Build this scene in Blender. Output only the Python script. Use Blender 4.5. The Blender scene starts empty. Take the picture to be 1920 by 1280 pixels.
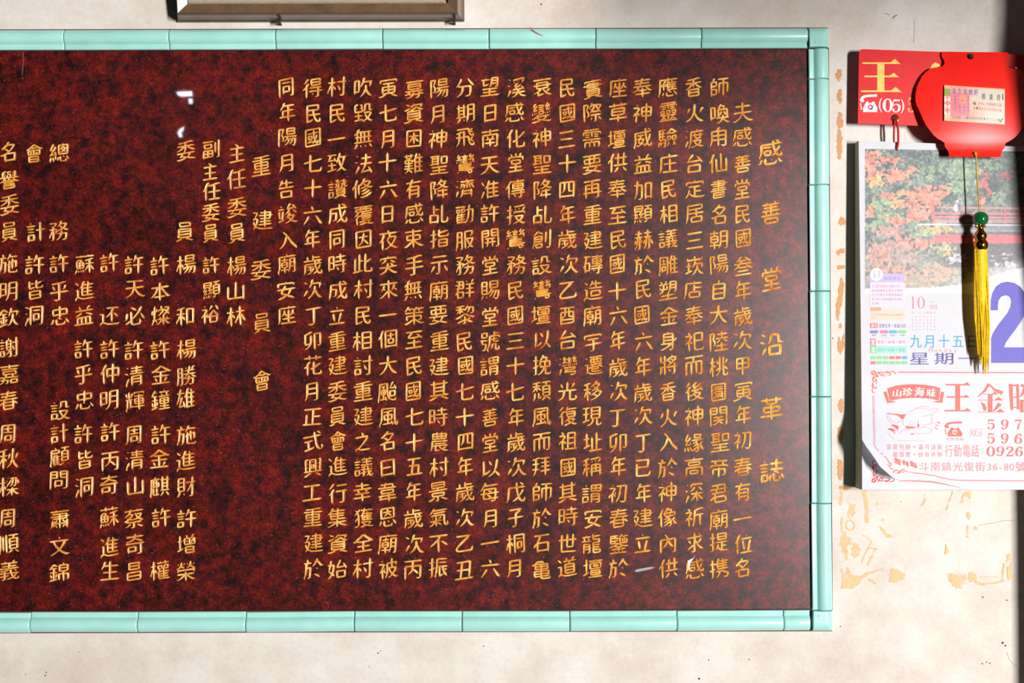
import bpy, bmesh, math, random
import numpy as np
from mathutils import Matrix, Vector

random.seed(7)
RNG = np.random.RandomState(11)
scene = bpy.context.scene
COL = scene.collection

# ------------------------------------------------------------------ camera
F_PX, CAM_D = 2400.0, 2.4          # focal length in pixels (1920 wide), metres from the wall
PITCH, YAW, ROLL = 0.01762, -0.0005, -0.002424
HEIGHT = 1.60                      # camera height above the temple floor


def _rot(p, y, r):
    cx, sx, cy, sy, cr, sr = math.cos(p), math.sin(p), math.cos(y), math.sin(y), math.cos(r), math.sin(r)
    rx = np.array([[1, 0, 0], [0, cx, -sx], [0, sx, cx]])
    ry = np.array([[cy, 0, sy], [0, 1, 0], [-sy, 0, cy]])
    rz = np.array([[cr, -sr, 0], [sr, cr, 0], [0, 0, 1]])
    return rx @ ry @ rz


ROT = _rot(PITCH, YAW, ROLL)
TO_WORLD = np.array([[1, 0, 0], [0, 0, -1], [0, 1, 0]])   # right, up, back -> X, Z, -Y
cam_data = bpy.data.cameras.new('camera')
cam_data.sensor_width = 36.0
cam_data.lens = 36.0 * F_PX / 1920.0
cam_data.clip_start = 0.05
cam = bpy.data.objects.new('camera', cam_data)
COL.objects.link(cam)
cm = Matrix((TO_WORLD @ ROT).tolist()).to_4x4()
cm.translation = Vector((0, -CAM_D, HEIGHT))
cam.matrix_world = cm
scene.camera = cam


def at(px, py, d=0.0):
    """point of the place seen at a photo pixel, d millimetres in front of the wall"""
    v = ROT @ np.array([(px - 960) / F_PX, (640 - py) / F_PX, -1.0])
    k = (CAM_D - d / 1000.0) / -v[2]
    return (v[0] * k, -d / 1000.0, HEIGHT + v[1] * k)


# ------------------------------------------------------------------ light
scene.view_settings.view_transform = 'Standard'
scene.view_settings.look = 'None'
scene.view_settings.gamma = 1.0
scene.view_settings.use_curve_mapping = False
scene.view_settings.exposure = 0.0

world = bpy.data.worlds.new('world')
scene.world = world
world.use_nodes = True
world.node_tree.nodes['Background'].inputs['Color'].default_value = (0.75, 0.85, 1.0, 1)
world.node_tree.nodes['Background'].inputs['Strength'].default_value = 0.010


def area_light(name, loc, target, sx, sy, power, color):
    l = bpy.data.lights.new(name, 'AREA')
    l.shape = 'RECTANGLE'
    l.size, l.size_y, l.energy, l.color = sx, sy, power, color
    o = bpy.data.objects.new(name, l)
    COL.objects.link(o)
    o.location = loc
    d = Vector(target) - Vector(loc)
    o.rotation_euler = d.to_track_quat('-Z', 'Y').to_euler()
    return o


# daylight through the temple doorway, behind the camera to the right
area_light('doorway_daylight', (4.35, -8.0, 1.40), (0.65, 0, 1.6), 0.52, 2.4, 1230, (1.0, 0.975, 0.95))

# ------------------------------------------------------------------ materials
def lin(c):
    return tuple(((x / 255) / 12.92 if x / 255 <= 0.04045 else ((x / 255 + 0.055) / 1.055) ** 2.4) for x in c)


def new_mat(name):
    m = bpy.data.materials.new(name)
    m.use_nodes = True
    return m, m.node_tree.nodes, m.node_tree.links, m.node_tree.nodes['Principled BSDF']


def noise(n, l, scale, detail=4, rough=0.6, vec=None):
    t = n.new('ShaderNodeTexNoise')
    t.inputs['Scale'].default_value = scale
    t.inputs['Detail'].default_value = detail
    t.inputs['Roughness'].default_value = rough
    if vec is None:
        vec = n.new('ShaderNodeTexCoord').outputs['Object']
    l.new(vec, t.inputs['Vector'])
    return t


def ramp(n, l, src, stops, interp='LINEAR'):
    r = n.new('ShaderNodeValToRGB')
    r.color_ramp.interpolation = interp
    e = r.color_ramp.elements
    e[0].position, e[0].color = stops[0][0], (*stops[0][1], 1)
    e[1].position, e[1].color = stops[-1][0], (*stops[-1][1], 1)
    for p, c in stops[1:-1]:
        k = e.new(p)
        k.color = (*c, 1)
    l.new(src, r.inputs['Fac'])
    return r


def mixc(n, l, a, b, fac, mode='MIX'):
    m = n.new('ShaderNodeMix')
    m.data_type, m.blend_type = 'RGBA', mode
    for s, v in ((0, fac), (6, a), (7, b)):
        if isinstance(v, (int, float)):
            m.inputs[s].default_value = v
        elif isinstance(v, tuple):
            m.inputs[s].default_value = (*v, 1)
        else:
            l.new(v, m.inputs[s])
    return m.outputs[2]


def simple(name, rgb, rough=0.5, spec=0.5, coat=0.0, metal=0.0, var=0.10, scale=60, bump=0.0, bscale=200):
    m, n, l, b = new_mat(name)
    c = lin(rgb)
    t = noise(n, l, scale)
    lo = tuple(x * (1 - var) for x in c)
    hi = tuple(min(1, x * (1 + var)) for x in c)
    r = ramp(n, l, t.outputs['Fac'], [(0.3, lo), (0.7, hi)])
    l.new(r.outputs['Color'], b.inputs['Base Color'])
    b.inputs['Roughness'].default_value = rough
    b.inputs['Specular IOR Level'].default_value = spec
    b.inputs['Metallic'].default_value = metal
    b.inputs['Coat Weight'].default_value = coat
    b.inputs['Coat Roughness'].default_value = 0.05
    if bump:
        t2 = noise(n, l, bscale)
        bp = n.new('ShaderNodeBump')
        bp.inputs['Strength'].default_value = bump
        bp.inputs['Distance'].default_value = 0.002
        l.new(t2.outputs['Fac'], bp.inputs['Height'])
        l.new(bp.outputs['Normal'], b.inputs['Normal'])
    return m


def plaster_mat():
    m, n, l, b = new_mat('old_plaster')
    big = noise(n, l, 3.2, 5, 0.6)
    mid = noise(n, l, 14, 6, 0.65)
    fine = noise(n, l, 120, 4, 0.7)
    c1 = ramp(n, l, big.outputs['Fac'], [(0.33, lin((212, 203, 192))), (0.62, lin((229, 225, 219)))])
    c2 = ramp(n, l, mid.outputs['Fac'], [(0.28, lin((229, 214, 203))), (0.62, lin((255, 254, 254)))])
    x = mixc(n, l, c1.outputs['Color'], c2.outputs['Color'], 0.55, 'MULTIPLY')
    c3 = ramp(n, l, fine.outputs['Fac'], [(0.25, (0.80, 0.77, 0.75)), (0.6, (1, 1, 1))])
    x = mixc(n, l, x, c3.outputs['Color'], 0.45, 'MULTIPLY')
    l.new(x, b.inputs['Base Color'])
    b.inputs['Roughness'].default_value = 0.85
    b.inputs['Specular IOR Level'].default_value = 0.2
    bp = n.new('ShaderNodeBump')
    bp.inputs['Strength'].default_value = 0.12
    bp.inputs['Distance'].default_value = 0.004
    l.new(mid.outputs['Fac'], bp.inputs['Height'])
    l.new(bp.outputs['Normal'], b.inputs['Normal'])
    return m


def granite_mat():
    m, n, l, b = new_mat('polished_red_granite')
    tc = n.new('ShaderNodeTexCoord').outputs['Object']
    blot = noise(n, l, 52, 3, 0.6, tc)
    grain = noise(n, l, 260, 3, 0.65, tc)
    large = noise(n, l, 5, 2, 0.5, tc)
    c1 = ramp(n, l, blot.outputs['Fac'], [(0.32, lin((40, 15, 16))), (0.48, lin((80, 21, 19))), (0.68, lin((116, 28, 20)))])
    c2 = ramp(n, l, grain.outputs['Fac'], [(0.30, (0.16, 0.16, 0.2)), (0.46, (0.75, 0.72, 0.72)), (0.68, (1.5, 1.3, 1.2))])
    x = mixc(n, l, c1.outputs['Color'], c2.outputs['Color'], 0.85, 'MULTIPLY')
    c4 = ramp(n, l, large.outputs['Fac'], [(0.3, (0.72, 0.72, 0.72)), (0.7, (1.15, 1.1, 1.1))])
    x = mixc(n, l, x, c4.outputs['Color'], 1.0, 'MULTIPLY')
    v = n.new('ShaderNodeTexVoronoi')
    v.inputs['Scale'].default_value = 140
    l.new(tc, v.inputs['Vector'])
    sp = ramp(n, l, v.outputs['Distance'], [(0.07, (1, 1, 1)), (0.17, (0, 0, 0))])
    msk = noise(n, l, 60, 2, 0.5, tc)
    mk = ramp(n, l, msk.outputs['Fac'], [(0.44, (0, 0, 0)), (0.62, (0.62, 0.62, 0.62))])
    fac = mixc(n, l, sp.outputs['Color'], mk.outputs['Color'], 1.0, 'MULTIPLY')
    x = mixc(n, l, x, lin((150, 128, 128)), fac)
    l.new(x, b.inputs['Base Color'])
    b.inputs['Roughness'].default_value = 0.31
    b.inputs['Specular IOR Level'].default_value = 0.45
    b.inputs['Coat Weight'].default_value = 0.7
    b.inputs['Coat Roughness'].default_value = 0.02
    return m


def gold_paint_mat():
    m, n, l, b = new_mat('gold_paint')
    t = noise(n, l, 45, 5, 0.7)
    r = ramp(n, l, t.outputs['Fac'], [(0.3, lin((184, 106, 34))), (0.5, lin((228, 160, 66))), (0.68, lin((250, 208, 124)))])
    l.new(r.outputs['Color'], b.inputs['Base Color'])
    b.inputs['Roughness'].default_value = 0.42
    b.inputs['Specular IOR Level'].default_value = 0.5
    return m


def glaze_mat():
    m, n, l, b = new_mat('turquoise_glaze')
    inf = n.new('ShaderNodeObjectInfo')
    t = noise(n, l, 22, 3, 0.5)
    r = ramp(n, l, t.outputs['Fac'], [(0.3, lin((164, 222, 212))), (0.7, lin((178, 233, 224)))])
    tint = ramp(n, l, inf.outputs['Random'], [(0, (0.93, 0.96, 0.95)), (1, (1, 1, 1))])
    x = mixc(n, l, r.outputs['Color'], tint.outputs['Color'], 1.0, 'MULTIPLY')
    sp = noise(n, l, 70, 2, 0.5)
    k = ramp(n, l, sp.outputs['Fac'], [(0.20, lin((120, 130, 110))), (0.25, (1, 1, 1))])
    x = mixc(n, l, x, k.outputs['Color'], 0.7, 'MULTIPLY')
    l.new(x, b.inputs['Base Color'])
    b.inputs['Roughness'].default_value = 0.3
    b.inputs['Coat Weight'].default_value = 1.0
    b.inputs['Coat Roughness'].default_value = 0.06
    return m


def print_mat(name, rough=0.45, coat=0.15):
    m, n, l, b = new_mat(name)
    a = n.new('ShaderNodeAttribute')
    a.attribute_name = 'ink'
    t = noise(n, l, 400)
    r = ramp(n, l, t.outputs['Fac'], [(0.3, (0.92, 0.92, 0.92)), (0.7, (1, 1, 1))])
    l.new(mixc(n, l, a.outputs['Color'], r.outputs['Color'], 1.0, 'MULTIPLY'), b.inputs['Base Color'])
    b.inputs['Roughness'].default_value = rough
    b.inputs['Coat Weight'].default_value = coat
    return m


def stain_mat(name, rgb, lo, hi, amax):
    m, n, l, b = new_mat(name)
    t = noise(n, l, 55, 5, 0.7)
    a = ramp(n, l, t.outputs['Fac'], [(lo, (0, 0, 0)), (hi, (amax, amax, amax))])
    l.new(a.outputs['Color'], b.inputs['Alpha'])
    b.inputs['Base Color'].default_value = (*lin(rgb), 1)
    b.inputs['Roughness'].default_value = 0.8
    return m


def paper_mat():
    m, n, l, b = new_mat('thin_white_paper')
    t = noise(n, l, 40)
    r = ramp(n, l, t.outputs['Fac'], [(0.3, lin((236, 239, 248))), (0.7, lin((242, 244, 252)))])
    l.new(r.outputs['Color'], b.inputs['Base Color'])
    b.inputs['Roughness'].default_value = 0.6
    b.inputs['Specular IOR Level'].default_value = 0.25
    tr = n.new('ShaderNodeBsdfTranslucent')
    tr.inputs['Color'].default_value = (.78, .76, .78, 1)
    mx = n.new('ShaderNodeMixShader')
    mx.inputs[0].default_value = 0.32
    l.new(b.outputs[0], mx.inputs[1])
    l.new(tr.outputs[0], mx.inputs[2])
    l.new(mx.outputs[0], n['Material Output'].inputs['Surface'])
    return m


M = dict(
    plaster=plaster_mat(), granite=granite_mat(), gold=gold_paint_mat(), glaze=glaze_mat(),
    photo=print_mat('printed_photograph'), card=print_mat('printed_card'),
    grout=simple('dark_grout', (74, 62, 56), 0.9, bump=0.3),
    chip=simple('bare_stone_chip', (232, 226, 214), 0.4),
    silver=simple('unpainted_groove_sheen', (170, 166, 165), 0.22),
    moulding=simple('bronze_varnished_moulding', (104, 82, 62), 0.28, 0.4, coat=0.34, var=0.2, scale=30),
    panel=simple('speckled_grey_mount', (150, 150, 142), 0.7, var=0.45, scale=900),
    iron=simple('rusty_iron', (44, 34, 32), 0.55, metal=0.4, var=0.3),
    black=simple('black_plastic', (14, 13, 14), 0.25, coat=0.5),
    red_card=simple('red_card', (228, 28, 34), 0.42, 0.25, coat=0.1, var=0.06),
    red_cord=simple('red_cord', (196, 22, 26), 0.6, bump=0.3, bscale=900),
    lantern=simple('red_plastic_sheet', (250, 34, 24), 0.32, 0.5, coat=0.35, var=0.05, scale=20),
    page=paper_mat(),
    page_edge=simple('stacked_page_edges', (176, 160, 136), 0.8, var=0.25, scale=240),
    gold_print=simple('yellow_gold_print', (244, 206, 96), 0.35, var=0.08),
    orange_print=simple('orange_gold_print', (246, 150, 50), 0.35, var=0.08),
    white_print=simple('white_print', (246, 240, 238), 0.4, var=0.03),
    salmon=simple('salmon_ink', (228, 101, 90), 0.6, var=0.08),
    red_ink=simple('red_ink', (214, 48, 48), 0.6, var=0.08),
    pale_red=simple('pale_red_ink', (212, 123, 125), 0.6, var=0.06),
    faint=simple('faint_pink_ink', (206, 144, 150), 0.6, var=0.04),
    pink=simple('pink_ink', (220, 119, 151), 0.6, var=0.06),
    grey_ink=simple('grey_ink', (132, 128, 163), 0.6, var=0.06),
    lilac=simple('lilac_box_ink', (190, 170, 222), 0.6, var=0.03),
    palepink=simple('pale_pink_box_ink', (238, 203, 216), 0.6, var=0.02),
    peach=simple('peach_box_ink', (237, 197, 181), 0.6, var=0.02),
    orange=simple('orange_box_ink', (231, 151, 114), 0.6, var=0.05),
    rose=simple('rose_box_ink', (222, 110, 116), 0.6, var=0.05),
    lavender=simple('lavender_ink', (134, 124, 191), 0.6, var=0.05),
    sky=simple('sky_blue_ink', (94, 162, 209), 0.6, var=0.05),
    green=simple('light_green_ink', (128, 198, 136), 0.6, var=0.05),
    aqua=simple('aqua_ink', (156, 217, 189), 0.6, var=0.04),
    cyan=simple('cyan_ink', (34, 156, 192), 0.6, var=0.06),
    violet=simple('violet_blue_ink', (81, 72, 179), 0.55, var=0.07, scale=160),
    dark_ink=simple('dark_ink', (64, 58, 84), 0.6, var=0.1),
    blue_ink=simple('blue_ink', (96, 96, 200), 0.6, var=0.1),
    jade=simple('green_glass_bead', (10, 96, 46), 0.12, 0.6, coat=1.0, var=0.15),
    brass=simple('gilded_metal', (220, 160, 40), 0.14, metal=1.0, var=0.08),
    thread=simple('golden_yellow_thread', (236, 192, 18), 0.55, 0.3, var=0.22, scale=150),
    gold_cord=simple('gold_cord', (196, 150, 40), 0.6, var=0.15),
    glint_steel=simple('glint_steel', (190, 186, 180), 0.25, metal=1.0),
    stain=stain_mat('ochre_paste_residue', (240, 200, 146), 0.34, 0.56, 0.85),
    stain_dark=stain_mat('brown_paste_residue', (214, 156, 100), 0.32, 0.5, 0.9),
    crack=simple('hairline_crack', (176, 152, 140), 0.9),
    speck=simple('dark_speck', (70, 54, 48), 0.8),
)


# ------------------------------------------------------------------ mesh helpers
class MB:
    def __init__(s):
        s.v, s.f, s.c = [], [], []
        s.layer = 0.0

    def add(s, pts, faces, col=None):
        o = len(s.v)
        s.v += [tuple(p) for p in pts]
        s.f += [tuple(o + i for i in f) for f in faces]
        if col is not None:
            s.c += [col] * len(pts)

    def poly(s, pts):
        s.add(pts, [range(len(pts))])

    def prism(s, front, back):
        n = len(front)
        s.add(list(front) + list(back), [range(n), range(2 * n - 1, n - 1, -1)] +
              [(i, n + i, n + (i + 1) % n, (i + 1) % n) for i in range(n)])

    def tube(s, path, radii, sides=8, cap=True):
        P = [Vector(p) for p in path]
        if isinstance(radii, (int, float)):
            radii = [radii] * len(P)
        o = len(s.v)
        ref = Vector((0, 1, 0.02))
        for i, p in enumerate(P):
            t = (P[min(i + 1, len(P) - 1)] - P[max(i - 1, 0)]).normalized()
            a = t.cross(ref)
            a = a.normalized() if a.length > 1e-6 else Vector((1, 0, 0))
            b = a.cross(t)
            for k in range(sides):
                w = 2 * math.pi * k / sides
                s.v.append(tuple(p + (a * math.cos(w) + b * math.sin(w)) * radii[i]))
        for i in range(len(P) - 1):
            for k in range(sides):
                k2 = (k + 1) % sides
                s.f.append((o + i * sides + k, o + i * sides + k2, o + (i + 1) * sides + k2, o + (i + 1) * sides + k))
        if cap:
            s.f.append(tuple(o + k for k in range(sides))[::-1])
            s.f.append(tuple(o + (len(P) - 1) * sides + k for k in range(sides)))

    def lathe(s, c, axis, prof, sides=24):
        """prof: (distance along axis, radius)"""
        ax = Vector(axis).normalized()
        a = ax.orthogonal().normalized()
        b = ax.cross(a)
        o = len(s.v)
        for h, r in prof:
            for k in range(sides):
                w = 2 * math.pi * k / sides
                s.v.append(tuple(Vector(c) + ax * h + (a * math.cos(w) + b * math.sin(w)) * max(r, 1e-5)))
        for i in range(len(prof) - 1):
            for k in range(sides):
                k2 = (k + 1) % sides
                s.f.append((o + i * sides + k, o + i * sides + k2, o + (i + 1) * sides + k2, o + (i + 1) * sides + k))
        s.f.append(tuple(o + k for k in range(sides))[::-1])
        s.f.append(tuple(o + (len(prof) - 1) * sides + k for k in range(sides)))

    def build(s, name, mat, parent=None, smooth=False, origin=None):
        me = bpy.data.meshes.new(name)
        v = np.array(s.v, float)
        if origin is not None:
            v = v - np.array(origin)
        me.from_pydata(v.tolist(), [], s.f)
        if s.c:
            at_ = me.color_attributes.new('ink', 'FLOAT_COLOR', 'POINT')
            at_.data.foreach_set('color', np.array([(*c, 1) for c in s.c], np.float32).ravel())
        me.materials.append(M[mat] if isinstance(mat, str) else mat)
        bm = bmesh.new()
        bm.from_mesh(me)
        bmesh.ops.recalc_face_normals(bm, faces=bm.faces)
        if smooth:
            for f in bm.faces:
                f.smooth = True
            for e in bm.edges:
                if len(e.link_faces) == 2 and e.calc_face_angle(0) > 0.7:
                    e.smooth = False
        bm.to_mesh(me)
        bm.free()
        o = bpy.data.objects.new(name, me)
        COL.objects.link(o)
        if origin is not None:
            o.location = origin
        if parent is not None:
            o.parent = parent
            o.matrix_parent_inverse = parent_inverse(parent)
        return o


def parent_inverse(p):
    """things are only translated and parts keep world coordinates"""
    return Matrix.Translation(-p.location) if p.parent is None else Matrix.Identity(4)


def tag(o, label=None, cat=None, group=None, kind=None):
    for k, v in (('label', label), ('category', cat), ('group', group), ('kind', kind)):
        if v:
            o[k] = v
    return o


def empty(name, loc, label, cat, group=None):
    o = bpy.data.objects.new(name, None)
    o.empty_display_size = 0.05
    COL.objects.link(o)
    o.location = loc
    return tag(o, label, cat, group)


def child(o, parent):
    o.parent = parent
    o.matrix_parent_inverse = parent_inverse(parent)
    return o


def smooth_line(p, n=2):
    p = [tuple(map(float, q)) for q in p]
    for _ in range(n):
        if len(p) < 3:
            return p
        q = [p[0]]
        for a, b in zip(p, p[1:]):
            q += [(a[0] * .75 + b[0] * .25, a[1] * .75 + b[1] * .25), (a[0] * .25 + b[0] * .75, a[1] * .25 + b[1] * .75)]
        q.append(p[-1])
        p = q
    return p


def resample(p, step):
    out = [p[0]]
    for a, b in zip(p, p[1:]):
        n = max(1, int(math.ceil(math.dist(a, b) / step)))
        out += [(a[0] + (b[0] - a[0]) * k / n, a[1] + (b[1] - a[1]) * k / n) for k in range(1, n + 1)]
    return out


def offsets(p):
    r = []
    for i in range(len(p)):
        a, b = p[max(0, i - 1)], p[min(len(p) - 1, i + 1)]
        dx, dy = b[0] - a[0], b[1] - a[1]
        L = math.hypot(dx, dy) or 1
        r.append((-dy / L, dx / L))
    return r


def ribbon(mb, pts, w, dep, n=2, taper=None):
    """flat printed stroke in photo coordinates; w a width or widths at the given points, dep(px, py) -> mm"""
    if isinstance(w, (int, float)):
        w = [w] * len(pts)
    q = [(a[0], a[1], b) for a, b in zip(pts, w)]
    for _ in range(n):
        if len(q) < 3:
            break
        r = [q[0]]
        for a, b in zip(q, q[1:]):
            r += [tuple(x * .75 + y * .25 for x, y in zip(a, b)), tuple(x * .25 + y * .75 for x, y in zip(a, b))]
        r.append(q[-1])
        q = r
    nm = offsets([(x, y) for x, y, _ in q])
    mb.layer += .012
    L, R = [], []
    for (x, y, ww), (nx, ny) in zip(q, nm):
        L.append(at(x + nx * ww / 2, y + ny * ww / 2, dep(x, y) + mb.layer))
        R.append(at(x - nx * ww / 2, y - ny * ww / 2, dep(x, y) + mb.layer))
    k = len(q)
    mb.add(L + R, [(i, i + 1, k + i + 1, k + i) for i in range(k - 1)])


def flat(mb, pts, dep):
    mb.layer += .012                                    # overprinted shapes never share a plane
    mb.poly([at(x, y, dep(x, y) + mb.layer) for x, y in pts])


def ellipse(cx, cy, rx, ry, n=20, a0=0.0):
    return [(cx + rx * math.cos(2 * math.pi * k / n + a0), cy + ry * math.sin(2 * math.pi * k / n + a0)) for k in range(n)]


def rect(x0, y0, x1, y1, r=0, n=4):
    if not r:
        return [(x0, y0), (x1, y0), (x1, y1), (x0, y1)]
    o = []
    for cx, cy, a in ((x1 - r, y0 + r, -90), (x1 - r, y1 - r, 0), (x0 + r, y1 - r, 90), (x0 + r, y0 + r, 180)):
        o += [(cx + r * math.cos(math.radians(a + 90 * k / n)), cy + r * math.sin(math.radians(a + 90 * k / n))) for k in range(n + 1)]
    return o


_glyph = {}


def glyph(ch):
    """outline triangles of a character in Blender's built-in font: 2D verts (em units) and faces"""
    if ch not in _glyph:
        c = bpy.data.curves.new('type', 'FONT')
        c.body, c.size, c.resolution_u = ch, 1.0, 3
        o = bpy.data.objects.new('type', c)
        COL.objects.link(o)
        bpy.context.view_layer.update()
        me = bpy.data.meshes.new_from_object(o.evaluated_get(bpy.context.evaluated_depsgraph_get()))
        _glyph[ch] = ([(v.co.x, v.co.y) for v in me.vertices], [tuple(p.vertices) for p in me.polygons])
        bpy.data.objects.remove(o)
        bpy.data.meshes.remove(me)
        bpy.data.curves.remove(c)
    return _glyph[ch]


def put_glyph(mb, ch, x0, y0, x1, y1, dep, slant=0.0, skew=0.0):
    """fit a character's own ink box into a photo-space box"""
    v, f = glyph(ch)
    if not v:
        return
    xs, ys = [a for a, _ in v], [b for _, b in v]
    ax, bx, ay, by = min(xs), max(xs), min(ys), max(ys)
    pts = []
    for a, b in v:
        u = (a - ax) / max(bx - ax, 1e-6)
        w = (by - b) / max(by - ay, 1e-6)
        x = x0 + (x1 - x0) * u + slant * (0.5 - w)
        y = y0 + (y1 - y0) * w + skew * (u - 0.5)
        pts.append(at(x, y, dep(x, y)))
    mb.add(pts, f)


def put_text(mb, s, x0, y0, x1, y1, dep, fill=0.9, skew=0.0):
    """characters in equal cells; flat ones (一, ・, -) keep their own proportions"""
    n = len(s)
    cw = (x1 - x0) / n
    for i, ch in enumerate(s):
        if ch == ' ':
            continue
        v, f = glyph(ch)
        cx = x0 + cw * (i + 0.5)
        sy = skew * ((i + 0.5) / n)
        full = 0x3400 < ord(ch) < 0xA000
        for_em_w, for_em_h = cw * fill, (y1 - y0)
        pts = []
        ex = 0.5 if full else (min(a for a, _ in v) + max(a for a, _ in v)) / 2
        for a, b in v:
            k = for_em_w if full else min(for_em_w / 0.6, for_em_h / 0.72)
            if full:
                y = y0 + sy + (0.86 - b) / 0.95 * for_em_h
            else:
                y = y1 + sy - b * for_em_h / 0.74
            x = cx + (a - ex) * k
            pts.append(at(x, y, dep(x, y)))
        mb.add(pts, f)


# Didone style figures: strokes of (x, y, width) in a box 1 wide and 1.5 high, y down
def _ring(cx, cy, rx, ry, thick, thin, a0=0, a1=360, n=28):
    o = []
    for k in range(n + 1):
        a = math.radians(a0 + (a1 - a0) * k / n)
        o.append((cx + rx * math.cos(a), cy + ry * math.sin(a), thin + (thick - thin) * abs(math.cos(a)) ** 1.5))
    return o


DIGIT = {
    '0': [_ring(.5, .75, .36, .70, .30, .07)],
    '1': [[(.5, .05, .26), (.5, 1.45, .26)], [(.2, .2, .05), (.5, .06, .12)], [(.2, 1.46, .07), (.8, 1.46, .07)]],
    '2': [[(.16, .42, .10), (.14, .2, .16), (.45, .05, .08), (.8, .2, .24), (.78, .5, .28), (.4, 1.0, .14), (.12, 1.36, .08)],
          [(.1, 1.38, .2), (.85, 1.38, .2)], [(.88, 1.08, .05), (.84, 1.4, .1)]],
    '5': [[(.2, .12, .2), (.84, .12, .18)], [(.2, .04, .06), (.16, .74, .06)],
          [(.16, .74, .05), (.45, .52, .08), (.8, .72, .24), (.82, 1.1, .28), (.55, 1.44, .1), (.2, 1.4, .1), (.12, 1.2, .12)], ],
    '6': [_ring(.5, 1.02, .33, .43, .26, .06), [(.82, .22, .16), (.62, .04, .08), (.3, .3, .18), (.17, .8, .26), (.18, 1.1, .26)]],
    '7': [[(.12, .14, .2), (.88, .14, .2)], [(.88, .1, .06), (.55, .75, .16), (.46, 1.45, .26)], [(.12, .05, .05), (.12, .4, .06)]],
    '9': [_ring(.5, .48, .33, .43, .26, .06), [(.18, 1.28, .16), (.38, 1.46, .08), (.7, 1.2, .18), (.83, .7, .26), (.82, .4, .26)]],
    '(': [[(.7, -.05, .05), (.4, .35, .16), (.33, .8, .2), (.4, 1.2, .16), (.7, 1.6, .05)]],
    ')': [[(.3, -.05, .05), (.6, .35, .16), (.67, .8, .2), (.6, 1.2, .16), (.3, 1.6, .05)]],
}
BALL = {'2': [(.2, .36, .12)], '5': [(.18, 1.18, .13)], '6': [(.78, .26, .12)], '9': [(.22, 1.24, .12)]}


def put_digit(mb, ch, x0, y0, x1, y1, dep, k=1.0):
    sx, sy = (x1 - x0), (y1 - y0) / 1.5
    s = (sx + sy) / 2
    for st in DIGIT[ch]:
        ribbon(mb, [(x0 + a * sx, y0 + b * sy) for a, b, _ in st], [w * s * k for _, _, w in st], dep, n=2 if len(st) < 20 else 0)
    for a, b, r in BALL.get(ch, []):
        flat(mb, ellipse(x0 + a * sx, y0 + b * sy, r * s * k, r * s * k, 12), dep)


# Ming style strokes: thin bar with a triangular foot, heavy stem
def ming_bar(mb, x0, x1, y, t, tri, dep):
    flat(mb, [(x0, y - t / 2), (x1 - tri * .2, y - t / 2), (x1, y + t * .9), (x1 - tri * .1, y + t / 2), (x0, y + t / 2)], dep)
    flat(mb, [(x1 - tri * 1.5, y - t * .3), (x1 - tri * .75, y - tri * .62), (x1 + tri * .1, y + t * .6)], dep)


def ming_wang(mb, x0, y0, x1, y1, dep):
    w, h = x1 - x0, y1 - y0
    ming_bar(mb, x0 + .04 * w, x1 - .02 * w, y0 + .08 * h, .05 * h, .17 * w, dep)
    ming_bar(mb, x0 + .09 * w, x1 - .06 * w, y0 + .49 * h, .05 * h, .15 * w, dep)
    ming_bar(mb, x0, x1, y0 + .95 * h, .05 * h, .17 * w, dep)
    flat(mb, [(x0 + .41 * w, y0 + .08 * h), (x0 + .59 * w, y0 + .08 * h), (x0 + .59 * w, y0 + .95 * h), (x0 + .41 * w, y0 + .95 * h)], dep)


def ming_jin(mb, x0, y0, x1, y1, dep):
    w, h = x1 - x0, y1 - y0
    P = lambda l: flat(mb, [(x0 + a * w, y0 + b * h) for a, b in l], dep)
    P([(.38, 0), (.46, .03), (.30, .28), (0, .47), (-.01, .45), (.22, .25)])
    P([(.40, .02), (.46, .03), (.62, .18), (.97, .29), (.88, .40), (.62, .27), (.44, .10)])
    ming_bar(mb, x0 + .2 * w, x0 + .76 * w, y0 + .38 * h, .022 * h, .16 * w, dep)
    ming_bar(mb, x0 + .02 * w, x0 + .93 * w, y0 + .58 * h, .022 * h, .20 * w, dep)
    P([(.38, .38), (.55, .38), (.55, .98), (.38, .98)])
    P([(.12, .63), (.26, .72), (.33, .85), (.30, .94), (.22, .94), (.18, .80)])
    P([(.76, .66), (.90, .74), (.62, .96), (.56, .96), (.68, .80)])
    ming_bar(mb, x0, x1, y0 + .985 * h, .022 * h, .20 * w, dep)


def telephone(mb, x0, y0, x1, y1, dep):
    """desk telephone with the handset lifted off, as printed on calendars"""
    w, h = x1 - x0, y1 - y0
    X = lambda a, b: (x0 + a * w, y0 + b * h)
    ribbon(mb, [X(.06, .34), X(.16, .14), X(.5, .07), X(.95, .07)], [.16 * h, .15 * h, .13 * h, .14 * h], dep)
    flat(mb, [X(0, .36), X(.02, .26), X(.18, .24), X(.26, .36), X(.2, .44), X(.06, .44)], dep)
    flat(mb, [X(.72, .14), X(.98, .12), X(1.0, .02), X(.9, -.02), X(.74, .02)], dep)
    outer = [X(.34, .46), X(.38, .40), X(.46, .40), X(.48, .47), X(.7, .47), X(.72, .40), X(.8, .40), X(.84, .46), X(1.0, .76), X(1.0, 1.0), X(.18, 1.0), X(.18, .76)]
    cx, cy = X(.59, .72)
    r = .15 * w
    hole = ellipse(cx, cy, r, r, len(outer), math.atan2(outer[0][1] - cy, outer[0][0] - cx))
    k = len(outer)
    o = [at(x, y, dep(x, y)) for x, y in outer + hole]
    mb.add(o, [(i, (i + 1) % k, k + (i + 1) % k, k + i) for i in range(k)])
    flat(mb, ellipse(cx, cy, r * .5, r * .5, 12), dep)
    for i in range(3):
        flat(mb, ellipse(*X(.04 + .02 * i, .55 + .13 * i), .05 * w, .05 * h, 8), dep)

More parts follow.
